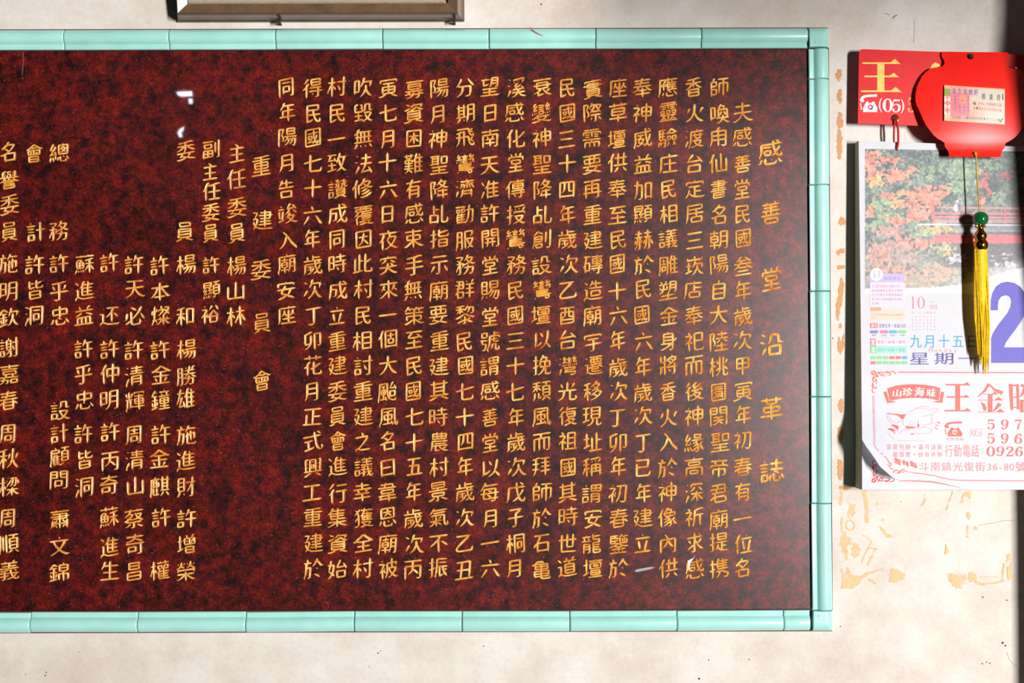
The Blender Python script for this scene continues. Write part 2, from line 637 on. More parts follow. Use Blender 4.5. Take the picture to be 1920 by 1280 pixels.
# ------------------------------------------------------------------ brush strokes
# The inscription is hand-brushed, so each character of the built-in font is thinned to its
# centre lines, which are then cut as strokes that swell and taper.
GRID = 160


def thin_glyph(ch):
    v, faces = glyph(ch)
    P = [(x * (GRID - 8) + 4, (.88 - y) * (GRID - 8) + 4) for x, y in v]
    im = np.zeros((GRID, GRID), bool)
    for f in faces:
        for k in range(1, len(f) - 1):
            A, B_, C = P[f[0]], P[f[k]], P[f[k + 1]]
            x0, x1 = int(min(A[0], B_[0], C[0])), int(max(A[0], B_[0], C[0])) + 1
            y0, y1 = int(min(A[1], B_[1], C[1])), int(max(A[1], B_[1], C[1])) + 1
            X, Y = np.meshgrid(np.arange(x0, x1 + 1) + .5, np.arange(y0, y1 + 1) + .5)
            e = lambda p, q: (q[0] - p[0]) * (Y - p[1]) - (q[1] - p[1]) * (X - p[0])
            a, b, c = e(A, B_), e(B_, C), e(C, A)
            im[y0:y1 + 1, x0:x1 + 1] |= ((a >= 0) & (b >= 0) & (c >= 0)) | ((a <= 0) & (b <= 0) & (c <= 0))
    I = im.astype(np.int8)
    while True:                                            # Zhang-Suen thinning
        changed = False
        for s in (0, 1):
            Q = np.pad(I, 1)
            n = [Q[:-2, 1:-1], Q[:-2, 2:], Q[1:-1, 2:], Q[2:, 2:], Q[2:, 1:-1], Q[2:, :-2], Q[1:-1, :-2], Q[:-2, :-2]]
            cnt = sum(x.astype(int) for x in n)
            turns = sum(((n[i] == 0) & (n[(i + 1) % 8] == 1)).astype(int) for i in range(8))
            if s == 0:
                m = (n[0] * n[2] * n[4] == 0) & (n[2] * n[4] * n[6] == 0)
            else:
                m = (n[0] * n[2] * n[6] == 0) & (n[0] * n[4] * n[6] == 0)
            d = (I == 1) & (cnt >= 2) & (cnt <= 6) & (turns == 1) & m
            if d.any():
                I[d] = 0
                changed = True
        if not changed:
            return I.astype(bool)


def trace(S):
    pts = set(zip(*[a.tolist() for a in np.nonzero(S)[::-1]]))

    def near(p):
        x, y = p
        r = [(x + a, y + b) for a, b in ((1, 0), (-1, 0), (0, 1), (0, -1)) if (x + a, y + b) in pts]
        for a, b in ((1, 1), (-1, 1), (1, -1), (-1, -1)):
            if (x + a, y + b) in pts and (x + a, y) not in pts and (x, y + b) not in pts:
                r.append((x + a, y + b))
        return r
    adj = {p: near(p) for p in sorted(pts)}
    node = {p for p in adj if len(adj[p]) != 2}
    segs, used = [], set()
    for n in sorted(node):
        for m in adj[n]:
            if (n, m) in used:
                continue
            path = [n, m]
            used.add((n, m))
            while path[-1] not in node:
                nx = [q for q in adj[path[-1]] if q != path[-2]]
                if not nx:
                    break
                path.append(nx[0])
            used.add((path[-1], path[-2]))
            segs.append(path)
    seen = {p for s in segs for p in s}
    for p in sorted(pts):
        if p in seen or not adj[p]:
            continue
        path, prev = [p], None
        while len(path) < 2000:
            nx = [q for q in adj[path[-1]] if q != prev]
            if not nx:
                break
            prev = path[-1]
            path.append(nx[0])
            if nx[0] == p:
                break
        seen.update(path)
        segs.append(path)
    return segs


def length(p):
    return sum(math.dist(a, b) for a, b in zip(p, p[1:]))


def simplify(p, eps):
    if len(p) < 3:
        return p
    a, b, q = np.array(p[0]), np.array(p[-1]), np.array(p)
    d = b - a
    L = np.linalg.norm(d)
    D = np.linalg.norm(q - a, axis=1) if L < 1e-6 else np.abs((q[:, 0] - a[0]) * d[1] - (q[:, 1] - a[1]) * d[0]) / L
    k = int(D.argmax())
    if D[k] < eps:
        return [p[0], p[-1]]
    return simplify(p[:k + 1], eps)[:-1] + simplify(p[k:], eps)


def brush_strokes(ch):
    segs = [[tuple(map(float, q)) for q in s] for s in trace(thin_glyph(ch))]

    def degree(P):
        return sum((math.dist(s[0], P) < .1) + (math.dist(s[-1], P) < .1) for s in segs)

    def join_once():
        for i, s in enumerate(segs):
            for j in range(i + 1, len(segs)):
                t = segs[j]
                for e in (0, -1):
                    for f in (0, -1):
                        if math.dist(s[e], t[f]) < .1 and degree(s[e]) == 2:
                            a = s if e == -1 else s[::-1]
                            b = t if f == 0 else t[::-1]
                            return [x for k, x in enumerate(segs) if k not in (i, j)] + [a + b[1:]]
        return segs
    again = True
    while again:                                           # drop the little whiskers thinning leaves
        again = False
        for s in list(segs):
            a, b = degree(s[0]), degree(s[-1])
            if length(s) < 7 and (a == 1) != (b == 1) and max(a, b) >= 3:
                segs.remove(s)
                segs = join_once()
                again = True
                break
    short = [s for s in segs if length(s) < 9 and degree(s[0]) >= 3 and degree(s[-1]) >= 3]
    segs = [s for s in segs if s not in short]
    up = {}

    def find(p):
        while up.get(p, p) != p:
            p = up[p]
        return p
    for s in short:                                        # split crossings become one crossing
        a, b = find(s[0]), find(s[-1])
        if a != b:
            up[a] = b
    groups = {}
    for s in short:
        for p in (s[0], s[-1]):
            groups.setdefault(find(p), set()).add(p)
    mid = {k: tuple(np.mean(sorted(v), 0)) for k, v in groups.items()}
    fixed = []
    for s in segs:
        a, b = mid.get(find(s[0]), s[0]), mid.get(find(s[-1]), s[-1])
        if len(s) <= 2 and a == b:
            continue
        q = list(s)
        q[0], q[-1] = a, b
        fixed.append(q)
    segs = fixed
    ends = {}
    for i, s in enumerate(segs):
        ends.setdefault(s[0], []).append((i, 0))
        ends.setdefault(s[-1], []).append((i, 1))

    def heading(i, e):
        s = segs[i] if e == 0 else segs[i][::-1]
        k, j = min(len(s) - 1, 14), (min(3, len(s) - 2) if len(s) > 5 else 0)
        d = np.array(s[k]) - np.array(s[j])
        return d / (np.linalg.norm(d) + 1e-9)
    link = {}
    for E in ends.values():                                # a stroke runs straight on through a crossing
        c = sorted((float(heading(*E[a]) @ heading(*E[b])), a, b) for a in range(len(E)) for b in range(a + 1, len(E)))
        taken = set()
        for d, a, b in c:
            if d > -.75 and len(E) != 2:
                break
            if a in taken or b in taken:
                continue
            taken |= {a, b}
            link[E[a]], link[E[b]] = E[b], E[a]
    out, done = [], set()
    for start in range(len(segs)):
        if start in done:
            continue
        cur, seen = (start, 0), {start}
        while cur in link:
            j, e = link[cur]
            if j in seen:
                break
            seen.add(j)
            cur = (j, 1 - e)
        i, e = cur
        path = []
        while True:
            s = segs[i] if e == 0 else segs[i][::-1]
            path += s if not path else s[1:]
            done.add(i)
            nx = link.get((i, 1 - e))
            if nx is None or nx[0] in done:
                break
            i, e = nx
        if length(path) < 3:
            continue
        (ax, ay), (bx_, by_) = path[0], path[-1]
        dx, dy = bx_ - ax, by_ - ay
        key = dx + dy if abs(dx) > abs(dy) * 1.6 else dy
        if key < 0 and max(abs(dx), abs(dy)) >= 2:
            path = path[::-1]
        out.append([(x / GRID, y / GRID) for x, y in simplify(path, 1.5)])
    return out


_cache = {}


def char_strokes(ch):
    if ch not in _cache:
        _cache[ch] = brush_strokes(ch)
    return _cache[ch]

# ------------------------------------------------------------------ the setting
ZERO = lambda x, y: 0.0


def box_at(mb, lo, hi):
    (a, b, c), (d, e, f) = lo, hi
    mb.add([(a, b, c), (d, b, c), (d, e, c), (a, e, c), (a, b, f), (d, b, f), (d, e, f), (a, e, f)],
           [(0, 1, 2, 3), (7, 6, 5, 4), (0, 4, 5, 1), (1, 5, 6, 2), (2, 6, 7, 3), (3, 7, 4, 0)])


mb = MB()
box_at(mb, (-2.2, 0, 0), (1.75, 0.2, 3.0))
wall = tag(mb.build('wall_back', 'plaster'), kind='structure')

# unseen side wall at the right, its edge shaped to shade the strip alongside
mb = MB()
EDGE_R = [(0.0, 1898, .226), (1.3, 1898, .226), (1.55, 1894, .24), (1.75, 1884, .28), (1.95, 1872, .34), (2.09, 1866, .40), (2.17, 1880, .42), (2.25, 1882, .5), (2.6, 1878, .8), (3.0, 1874, 1.0)]
ring = []
for z, spx, d in EDGE_R:                                # free edge of the flaring side wall
    x0 = at(spx, 640, 0)[0] + .426 * d
    ring.append(((1.036, 0, z), (max(1.036, x0), -d, z), (max(1.036, x0) + .25, -d, z), (1.036 + .25, 0, z)))
for a in ring:
    mb.v += list(a)
for i in range(len(ring) - 1):
    for k in range(4):
        k2 = (k + 1) % 4
        mb.f.append((4 * i + k, 4 * i + k2, 4 * i + 4 + k2, 4 * i + 4 + k))
mb.f += [(0, 1, 2, 3), tuple(len(mb.v) - 4 + k for k in (3, 2, 1, 0))]
tag(mb.build('wall_right', 'plaster'), kind='structure')
mb = MB()                                               # unseen beam, added to dim the top of the wall
box_at(mb, (1.0, -1.62, 2.112), (3.2, -1.5, 2.36))
tag(mb.build('shade_beam_1', simple('shade_beam_timber', (70, 44, 34), .7)), kind='structure')


def blob(pts, dep=0.4, rough=2.0):
    """irregular outline with frayed edges in photo pixels"""
    p = resample(list(pts) + [pts[0]], 3.0)[:-1]
    out, ph = [], [random.uniform(0, 6.28) for _ in range(4)]
    n = len(p)
    for i, ((x, y), (nx, ny)) in enumerate(zip(p, offsets(p + [p[0]])[:n])):
        t = 2 * math.pi * i / n
        j = rough * (0.5 * math.sin(3 * t + ph[0]) + 0.4 * math.sin(7 * t + ph[1]) + 0.35 * math.sin(13 * t + ph[2]) + random.uniform(-.35, .35))
        out.append((x + nx * j, y + ny * j))
    return out


def streak(pts, w):
    nm = offsets(pts)
    a = [(x + nx * w / 2, y + ny * w / 2) for (x, y), (nx, ny) in zip(pts, nm)]
    b = [(x - nx * w / 2, y - ny * w / 2) for (x, y), (nx, ny) in zip(pts, nm)]
    return a + b[::-1]


def q5(l):
    return [(1500 + x / 3.369, 900 + y / 3.369) for x, y in l]


light_stains = [
    (streak(q5([(258, 20), (262, 90), (256, 160)]), 6), 1.2), (q5([(310, 150), (355, 150), (345, 215), (318, 250), (300, 235)]), 1.5),
    (streak(q5([(402, 60), (415, 120), (420, 190), (426, 270)]), 7.5), 1.2), (streak(q5([(395, 345), (425, 360), (452, 390), (430, 430), (405, 480), (390, 525)]), 3.4), .8),
    (streak(q5([(478, 432), (455, 480), (425, 542)]), 4.5), .8), (streak(q5([(430, 425), (490, 436)]), 3), .6),
    (q5(ellipse(278, 395, 22, 70)), 2.4), (q5(ellipse(352, 445, 30, 46)), 2.4), (q5(ellipse(312, 385, 18, 26)), 1.6), (q5(ellipse(296, 470, 10, 34)), 1.2),
    (q5([(258, 225), (275, 230), (270, 330), (258, 330)]), 1.5), (q5([(490, 138), (500, 150), (490, 162), (480, 150)]), .6),
    (q5([(528, 234), (544, 250), (528, 268), (512, 252)]), .8), (q5([(498, 285), (530, 300), (548, 335), (615, 362), (545, 364), (525, 332)]), .9),
    (q5([(255, 560), (290, 600), (300, 548), (335, 590), (385, 602), (440, 580), (525, 560), (528, 572), (430, 600), (380, 645), (330, 680), (262, 690)]), 2.4),
    (q5([(440, 618), (490, 650), (470, 660), (430, 632)]), .8), (q5(ellipse(610, 605, 52, 44)), 3.2), (q5(ellipse(1002, 632, 55, 50)), 2.6),
    (q5([(935, 590), (960, 585), (955, 650), (938, 640)]), 1.2), (q5(ellipse(1090, 612, 28, 32)), 1.6), (streak(q5([(1105, 640), (1165, 660)]), 6), 1.0),
    (streak(q5([(1130, 613), (1262, 609)]), 1.6), .4), (streak(q5([(1140, 656), (1230, 650), (1300, 632)]), 4), .8),
    (streak(q5([(1293, 525), (1276, 640)]), 5), .8), (q5([(1308, 470), (1335, 460), (1340, 590), (1355, 610), (1320, 630), (1308, 600)]), 1.5),
    (q5(ellipse(1060, 310, 8, 30)), 1.0), (q5(ellipse(1058, 358, 10, 10)), .6), (q5(ellipse(1068, 225, 13, 26)), 1.2), (q5(ellipse(1112, 305, 14, 14)), 1.2),
    (q5([(925, 400), (945, 455), (930, 470), (912, 462)]), 1.0), (q5([(792, 80), (800, 120), (790, 160), (766, 165), (782, 130)]), .9),
    (q5([(1010, 140), (1040, 80), (1080, 65), (1078, 120), (1040, 100), (1030, 150)]), 1.6), (streak(q5([(968, 70), (940, 150), (925, 190)]), 2.5), .6),
]
dark_stains = [
    (ellipse(1573, 141, 6, 12), 1.6), (ellipse(1574.5, 180, 5, 14), 1.5), (ellipse(1575, 226, 6, 16), 1.6), (ellipse(1574, 258, 5, 16), 1.5), (ellipse(1574, 282, 5, 17), 1.5),
    (ellipse(1579, 415, 7, 8), 1.6), ([(1568, 470), (1584, 464), (1584, 474), (1570, 478)], 1.6), ([(1569, 498), (1584, 496), (1583, 504), (1570, 505)], 1.2),
    ([(1576, 520), (1583, 530), (1582, 560), (1575, 580), (1572, 604), (1567, 596), (1570, 560), (1572, 540)], 1.7),
    (ellipse(1576, 611, 3, 5), .8), ([(1582, 624), (1584, 650), (1576, 664), (1569, 650), (1572, 630), (1577, 640)], 1.6), (ellipse(1577, 760, 5, 14), 1.5), (ellipse(1576, 815, 5, 18), 1.6),
    (ellipse(1576, 880, 6, 20), 1.8), (ellipse(1585, 914, 12, 4), 1.4),
]
for lst, mat, nm_ in ((light_stains, 'stain', 'paste_residue'), (dark_stains, 'stain_dark', 'brown_paste_residue')):
    mb = MB()
    for i, (p, r) in enumerate(lst):
        flat(mb, blob(p, rough=r), lambda x, y: 0.3 + 0.02 * i)
    if mat == 'stain':
        ribbon(mb, [(1594.4 + 8 * math.cos(a), 984.5 + 9 * math.sin(a)) for a in np.linspace(0, 6.2832, 20)], 3.2, lambda x, y: .3, n=0)
    mb.build(nm_, mat, wall)
mb = MB()
for x, y, r in [(1810, 137, 1.5), (1831, 161, 1.2), (1843, 1119, 1.5), (1888, 1125, 1.4), (1561, 634, 1.3), (1880, 1205, 2.2), (1885, 1210, 1.8), (87, 1260, 1.3), (85, 1266, 1.4),
                (147, 1222, .9), (709, 1224, 1.4), (714, 1220, 1.0), (907, 1211, 1.2), (1329, 1237, 1.2), (1405, 1236, 1.2), (1311, 1272, 2.0), (1576, 1174, 1.1), (1015, 8, 1.6), (692, 1250, .9), (48, 1264, .9),
                (1842, 1244, 1.2), (1850, 1241, 1.1), (1856, 1243, 1.2), (1690, 940, .8)]:
    flat(mb, blob(ellipse(x, y, r, r, 8), rough=.3), lambda a, b: 0.3)
mb.build('wall_speck', 'speck', wall)
mb = MB()
ribbon(mb, [(1835, 985), (1850, 982), (1868, 979), (1885, 975), (1902, 976)], .9, lambda a, b: 0.3)
ribbon(mb, [(1888, 1222), (1892, 1236), (1902, 1246), (1908, 1250)], .9, lambda a, b: 0.3)
ribbon(mb, [(1714, 36), (1714.5, 52), (1714, 66), (1713, 80)], .7, lambda a, b: 0.3)
mb.build('hairline_crack', 'crack', wall)
mb = MB()
ribbon(mb, [(1659, 25), (1664, 26), (1668, 28)], 1.0, lambda a, b: 0.3)
ribbon(mb, [(1674, 35), (1676, 31), (1682, 28)], 1.6, lambda a, b: 0.3)
mb.build('wall_scratch', simple('brown_scratch', (130, 86, 56), .8), wall)

# small high openings in the wall behind the camera (mirrored by the polished stone)
mb_w, mb_g = MB(), MB()
YB = -5.2


def mirror(px, py):
    p = at(px, py, 6)
    k = (CAM_D + 5.2 - .012) / (CAM_D - .006)
    return (p[0] * k, YB, HEIGHT + (p[2] - HEIGHT) * k)


em, en, el, eb = new_mat('daylight_through_lattice')
eb.inputs['Base Color'].default_value = (0, 0, 0, 1)
eb.inputs['Emission Color'].default_value = (0.92, 0.92, 1.0, 1)
eb.inputs['Emission Strength'].default_value = 42.0
for pane in ([(331, 172), (360, 171), (361, 180), (340, 181), (333, 178)], [(353, 185), (361, 185), (361, 194), (355, 195)],
             [(336, 243), (345, 237), (344, 244), (340, 248), (342, 257), (336, 257), (333, 249)]):
    mb_w.poly([mirror(x, y) for x, y in pane])
win = tag(mb_w.build('window_1', em), kind='structure')

# ------------------------------------------------------------------ red granite tablet
SLAB_D = 6.0
X_IN = at(1519, 600, 12)[0]
Z_TOP_IN = at(960, 91.5, 12)[2]
Z_BOT_IN = at(960, 1145, 12)[2]
SX0 = at(-260, 620, 6)[0]
mb = MB()
box_at(mb, (SX0, -SLAB_D / 1000, Z_BOT_IN + .0012), (X_IN - .0012, -.0002, Z_TOP_IN - .0012))
plaque = tag(mb.build('stone_plaque', 'granite'), 'polished dark red granite tablet carved with gilded columns of characters, set in the wall', 'plaque')

NARROW = '員日月同國自身四因困園酉香善告周昌皆會堂書甲曰員石民年有名主月音求子之己已丁五立主在'


def carve(mb, ch, cx, cy, size, w0):
    """one hand-written character cut as V grooves with a raised lip, in wall millimetres about a photo pixel"""
    X0, _, Z0 = at(cx, cy, SLAB_D)
    rot, sx, sy = random.gauss(0, .02), size * random.uniform(.96, 1.03), size * random.uniform(.97, 1.04)
    if ch in NARROW:
        sx *= .86
    up = random.uniform(.115, .165)
    S = char_strokes(ch)
    L = sum(math.dist(a, b) for s in S for a, b in zip(s, s[1:]))
    w0 = w0 * min(1.12, max(.74, 1.22 - .052 * L))
    pieces = []
    for st in S:
        closed = math.dist(st[0], st[-1]) < .02 and len(st) > 3
        p = []
        for a, b in st:
            u, v = (a - .5), (b - .5)
            v -= up * u                                   # horizontals climb to the right
            u += random.gauss(0, .006)
            v += random.gauss(0, .006)
            p.append(((u * math.cos(rot) - v * math.sin(rot)) * sx, (u * math.sin(rot) + v * math.cos(rot)) * sy))
        if closed:
            p[-1] = p[0]
        cut = [0]
        for i in range(1, len(p) - 1):                     # the brush stops and turns at a sharp corner
            d1 = (p[i][0] - p[i - 1][0], p[i][1] - p[i - 1][1])
            d2 = (p[i + 1][0] - p[i][0], p[i + 1][1] - p[i][1])
            l1, l2 = math.hypot(*d1), math.hypot(*d2)
            if l1 * l2 and (d1[0] * d2[0] + d1[1] * d2[1]) / (l1 * l2) < .64 and min(l1, l2) > .07 * size:
                cut.append(i)
        cut.append(len(p) - 1)
        for a, b in zip(cut, cut[1:]):
            q = p[a:b + 1]
            dx, dy = q[-1][0] - q[0][0], q[-1][1] - q[0][1]
            if (dx + dy if abs(dx) > abs(dy) * 1.6 else dy) < 0:
                q = q[::-1]
            pieces.append(q)
    for p in pieces:
        closed = math.dist(p[0], p[-1]) < .01 * size
        ln = sum(math.dist(a, b) for a, b in zip(p, p[1:]))
        # slightly long heads and tails, as brush strokes have
        if not closed and ln > .12 * size:
            for e, f in ((0, 1), (-1, -2)):
                d = math.dist(p[e], p[f]) or 1
                k = .03 * size / d
                p[e] = (p[e][0] + (p[e][0] - p[f][0]) * k, p[e][1] + (p[e][1] - p[f][1]) * k)
        q = resample(smooth_line(p, 1), size * .055)
        nm = offsets(q)
        tot = sum(math.dist(a, b) for a, b in zip(q, q[1:])) or 1
        run, W = 0.0, []
        for i, (x, y) in enumerate(q):
            if i:
                run += math.dist(q[i - 1], q[i])
            t = run / tot
            a, b = q[max(0, i - 1)], q[min(len(q) - 1, i + 1)]
            dx, dy = b[0] - a[0], b[1] - a[1]
            h = abs(dx) / (abs(dx) + abs(dy) + 1e-9)
            w = 1.08 - .34 * h ** 2
            if dy > 0 and dx < 0 and .2 < h < .8:         # left-falling: tapers to a point
                w *= 1.25 - .75 * t
            elif dy > 0 and dx > 0 and .2 < h < .85:      # right-falling: swells
                w *= .75 + .65 * t
            elif h >= .85:                                 # horizontal: presses at both ends
                w *= 1 + .38 * abs(2 * t - 1) ** 3 + .12 * t
            else:
                w *= 1.12 - .2 * t
            if not closed:
                w *= min(1, .38 + run / (w0 * 1.2), .24 + (tot - run) / (w0 * 1.5))
            W.append(w * w0 * .5)
        o = len(mb.v)
        n = len(q)
        lip = SLAB_D / 1000
        for i, ((x, y), (nx, ny), w) in enumerate(zip(q, nm, W)):
            for s_, d_ in ((1.0, .0001), (1.0, .0011), (0, .0002), (-1.0, .0011), (-1.0, .0001)):
                mb.v.append((X0 + (x + nx * w * s_) / 1000, -(lip + d_), Z0 - (y + ny * w * s_) / 1000))
        for i in range(n - 1):
            for k in range(4):
                mb.f.append((o + i * 5 + k, o + i * 5 + k + 1, o + (i + 1) * 5 + k + 1, o + (i + 1) * 5 + k))


def column(x, chars, ys, size=41.5, w0=3.45):
    mb, last = MB(), None
    for ch, y in zip(chars, ys):
        if last is not None and y - last > 56:             # a wider gap starts the next word or name
            mb.build('inscription_lettering', 'gold', plaque)
            mb = MB()
        last = y
        carve(mb, ch, x + random.gauss(0, .9), y + random.gauss(0, 1.2), size, w0)
    return mb.build('inscription_lettering', 'gold', plaque)


ROWS = [164.5 + 47.4 * k for k in range(20)]
BODY = [
    (1393, '夫感善堂民國叁年歲次甲寅年初春有一位名', 1),
    (1348, '師喚甪仙書名朝陽自大陸桃園関聖帝君廟提携', 0),
    (1302, '香火渡台定居三崁店奉祀而後神緣高深祈求感', 0),
    (1253, '應靈驗庄民相議雕塑金身將香火入於神像內供', 0),
    (1206, '奉神威益加顯赫於民國六年歲次丁已年建立一', 0),
    (1159, '座草壇供奉至民國十六年歲次丁卯年初春鑒於', 0),
    (1111, '實際需要再重建磚造廟宇遷移現址稱謂安龍壇', 0),
    (1064, '民國三十四年歲次乙酉台灣光復祖國其時世道', 0),
    (1016, '衰變神聖降乩創設鸞壇以挽頹風而拜師於石亀', 0),
    (967, '溪感化堂傳授鸞務民國三十七年歲次戊子桐月', 0),
    (919, '望日南天准許開堂賜堂號謂感善堂以每月一六', 0),
    (872, '分期飛鸞濟勸服務群黎民國七十四年歲次乙丑', 0),
    (823, '陽月神聖降乩指示廟要重建其時農村景氣不振', 0),
    (776, '募資困難有感束手無策至民國七十五年歲次丙', 0),
    (728, '寅七月十六日夜突來一個大颱風名曰韋恩廟被', 0),
    (681, '吹毀無法修覆因此村民相討重建之議幸獲全村', 0),
    (633, '村民一致讚成同時成立重建委員會進行集資始', 0),
    (587, '得民國七十六年歲次丁卯花月正式興工重建於', 0),
    (538, '同年陽月告竣入廟安座', 0),
]
for x, txt, skip in BODY:
    if x == 1206:
        txt, last = txt[:-1], (1207, 1068)
    column(x, txt, ROWS[skip:])
column(1446, '感善堂沿革誌', [287, 400, 522, 644, 767, 882], 51, 4.6)
column(491, '重建委員會', [313, 411, 506, 606, 713], 43)
column(443.5, '主任委員楊山林', [285, 337, 387, 436, 499, 545, 592], 42)
column(396, '副主任委員許顯裕', [280, 321, 360, 397, 438, 496, 543, 589], 39)
NAMES = [
    (349, '委員楊和楊勝雄施進財許增榮', [283, 435, 497, 592, 656, 702, 748, 815, 862, 912, 972, 1020, 1070]),
    (301, '許本燦許金鐘許金麒許權', [498, 544, 593, 656, 701, 750, 814, 861, 911, 971, 1070]),
    (253, '許天必許清輝周清山蔡奇昌', [495, 543, 594, 654, 702, 752, 814, 862, 911, 970, 1020, 1072]),
    (206, '許还許仲明許丙奇蘇進生', [495, 591, 656, 702, 750, 812, 862, 907, 970, 1024, 1071]),
    (158, '蘇進益許乎忠許皆洞', [494, 544, 592, 655, 701, 750, 812, 862, 912]),
    (112, '總務許乎忠設計顧問蕭文錦', [286, 435, 495, 545, 592, 768, 812, 855, 899, 971, 1021, 1073]),
    (66, '會計許皆洞', [287, 434, 495, 543, 590]),
    (17, '名譽委員施明欽謝嘉春周秋樑周順義', [284, 338, 384, 433, 494, 545, 592, 652, 701, 750, 812, 862, 911, 970, 1022, 1070]),
]
for x, txt, ys in NAMES:
    column(x, txt, ys, 42)
# the last character of one column lost its paint, the reflection is put into its grey; one character is chipped
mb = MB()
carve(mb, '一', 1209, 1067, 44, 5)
tag(mb.build('inscription_character', 'silver', plaque), 'unpainted character with a silvery reflection in its colour')
mb = MB()
dd = lambda x, y: SLAB_D + 1.3
for p in ([(1289, 1051), (1297, 1047), (1301, 1045), (1298, 1050), (1294, 1056), (1293, 1064), (1291, 1071), (1290, 1060)],
          [(1299, 1047), (1304, 1040), (1301, 1045.5)]):
    flat(mb, p, dd)
tag(mb.build('chip', 'chip', plaque), 'pale chip in the stone')
mb = MB()
ribbon(mb, [(43, 98), (44, 112), (43, 125), (41.5, 135), (42.5, 148)], [.8, 1.2, 1.6, 2.6, 3.0], lambda x, y: SLAB_D + .3)
mb.build('scratch', stain_mat('dry_drip_mark', (190, 150, 150), .35, .7, .5), plaque)

# ------------------------------------------------------------------ turquoise tile border
PROF = [(0, 5.0), (0, 11.5), (1.2, 12.8), (6.5, 12.8), (8.2, 12.0), (9.2, 11.4), (10.2, 12.3), (12.5, 15.6), (16, 18.2), (20, 19.6), (25, 20), (30, 18.8), (34, 16.2), (37, 12), (38.6, 6), (39, 0)]


def prof_depth(u):
    for (a, b), (c, d) in zip(PROF[1:], PROF[2:]):
        if a <= u <= c:
            return b + (d - b) * (u - a) / (c - a)
    return 0


border = empty('tile_border', (X_IN, 0, Z_BOT_IN), 'glossy turquoise ceramic tile border around the red granite tablet', 'tile border')
WID = 39.0


def border_tile(side, a, b):
    """a tile from photo coordinate a to b along its side, ends slightly rounded"""
    mb = MB()
    gap = .0008
    if side == 'right':
        s0, s1 = at(1535, b, 14)[2] + gap, at(1535, a, 14)[2] - gap
    else:
        py = 70 if side == 'top' else 1165
        s0, s1 = at(a, py, 14)[0] + gap, at(b, py, 14)[0] - gap
    off = abs(random.gauss(0, .0004))
    tilt = random.gauss(0, .0005)
    cuts = [0, .0006, .0016, .003]
    st = [(s0 + c, .0016 * (1 - math.sqrt(max(0, 1 - (1 - c / .003) ** 2)))) for c in cuts]
    st += [(s1 - c, .0016 * (1 - math.sqrt(max(0, 1 - (1 - c / .003) ** 2)))) for c in cuts[::-1]]
    o = 0
    for s, drop in st:
        f = (s - s0) / (s1 - s0) - .5
        for u, d in PROF:
            uu = u / 1000 + off + tilt * f
            y = -(max(d / 1000 - drop * (d > 8), 0.0004))
            if side == 'top':
                mb.v.append((s, y, Z_TOP_IN + uu))
            elif side == 'bottom':
                mb.v.append((s, y, Z_BOT_IN - uu))
            else:
                mb.v.append((X_IN + uu, y, s))
    n = len(PROF)
    for i in range(len(st) - 1):
        for k in range(n - 1):
            mb.f.append((i * n + k, i * n + k + 1, (i + 1) * n + k + 1, (i + 1) * n + k))
    mb.f.append(tuple(range(n)))
    mb.f.append(tuple(range((len(st) - 1) * n, len(st) * n))[::-1])
    return mb.build('border_tile', 'glaze', border, smooth=True)


tops = [-79, 120, 317, 517, 717.5, 917, 1117, 1315, 1515]
for a, b in zip(tops, tops[1:]):
    border_tile('top', a, b)
bots = [-145, 57, 258, 461, 664.5, 866.5, 1068.5, 1269.5, 1469.5, 1519.5]
for a, b in zip(bots, bots[1:]):
    border_tile('bottom', a, b)
rights = [90.5, 147.5, 346, 545.5, 743.5, 943.5, 1144.5]
for a, b in zip(rights, rights[1:]):
    border_tile('right', a, b)


def corner_tile(top):
    mb = MB()
    N = 16
    us = [0, .3, 1.2, 4, 6.5, 8.2, 9.2, 10.2, 12.5, 16, 20, 25, 30, 34, 36.5, 38, 38.7, 39]
    n = len(us)

    def dome(u):
        return prof_depth(max(u, 20.0))
    for u in us:
        for v in us:
            d = min(dome(u), dome(v))
            if 7 < u < 10 and 7 < v < 10:
                d = 17.5                                   # small dimple where the two lips would meet
            if u < .2 or v < .2:
                d = min(d, 17)
            z = Z_TOP_IN + v / 1000 + .0009 if top else Z_BOT_IN - v / 1000 - .0009
            mb.v.append((X_IN + u / 1000 + .0009, -max(d, .4) / 1000, z))
    for i in range(n - 1):
        for k in range(n - 1):
            mb.f.append((i * n + k, i * n + k + 1, (i + 1) * n + k + 1, (i + 1) * n + k))
    # skirts to the wall on the two inner sides
    for idx in ([i * n for i in range(n)], list(range(n))):
        o = len(mb.v)
        for j in idx:
            x, y, z = mb.v[j]
            mb.v.append((x, -.0004, z))
        for i in range(n - 1):
            mb.f.append((idx[i], idx[i + 1], o + i + 1, o + i))
    return mb.build('corner_tile', 'glaze', border, smooth=True)


corner_tile(True)
corner_tile(False)
mb = MB()
g = .0085
box_at(mb, (SX0, -g, Z_TOP_IN - .0008), (X_IN + .0385, -.0004, Z_TOP_IN + .0398))
box_at(mb, (SX0, -g, Z_BOT_IN - .0398), (X_IN + .0385, -.0004, Z_BOT_IN + .0008))
box_at(mb, (X_IN - .0009, -g, Z_BOT_IN), (X_IN + .0394, -.0004, Z_TOP_IN))
mb.build('grout', 'grout', border)
mb = MB()
ribbon(mb, [(993, 49), (997, 55), (1005, 62), (1018, 67)], [.6, 2.2, 3, 1], lambda x, y: 20.6)
tag(mb.build('scratch', simple('red_brown_scrape', (150, 92, 92), .6), border), 'curved reddish scrape on the glaze')

# ------------------------------------------------------------------ leaning picture frame above
TILT = math.radians(10)
zf = at(600, 41, 2)[2]
xl, xr = at(334.5, 41, 2)[0], at(871, 41, 2)[0]
FH = .40


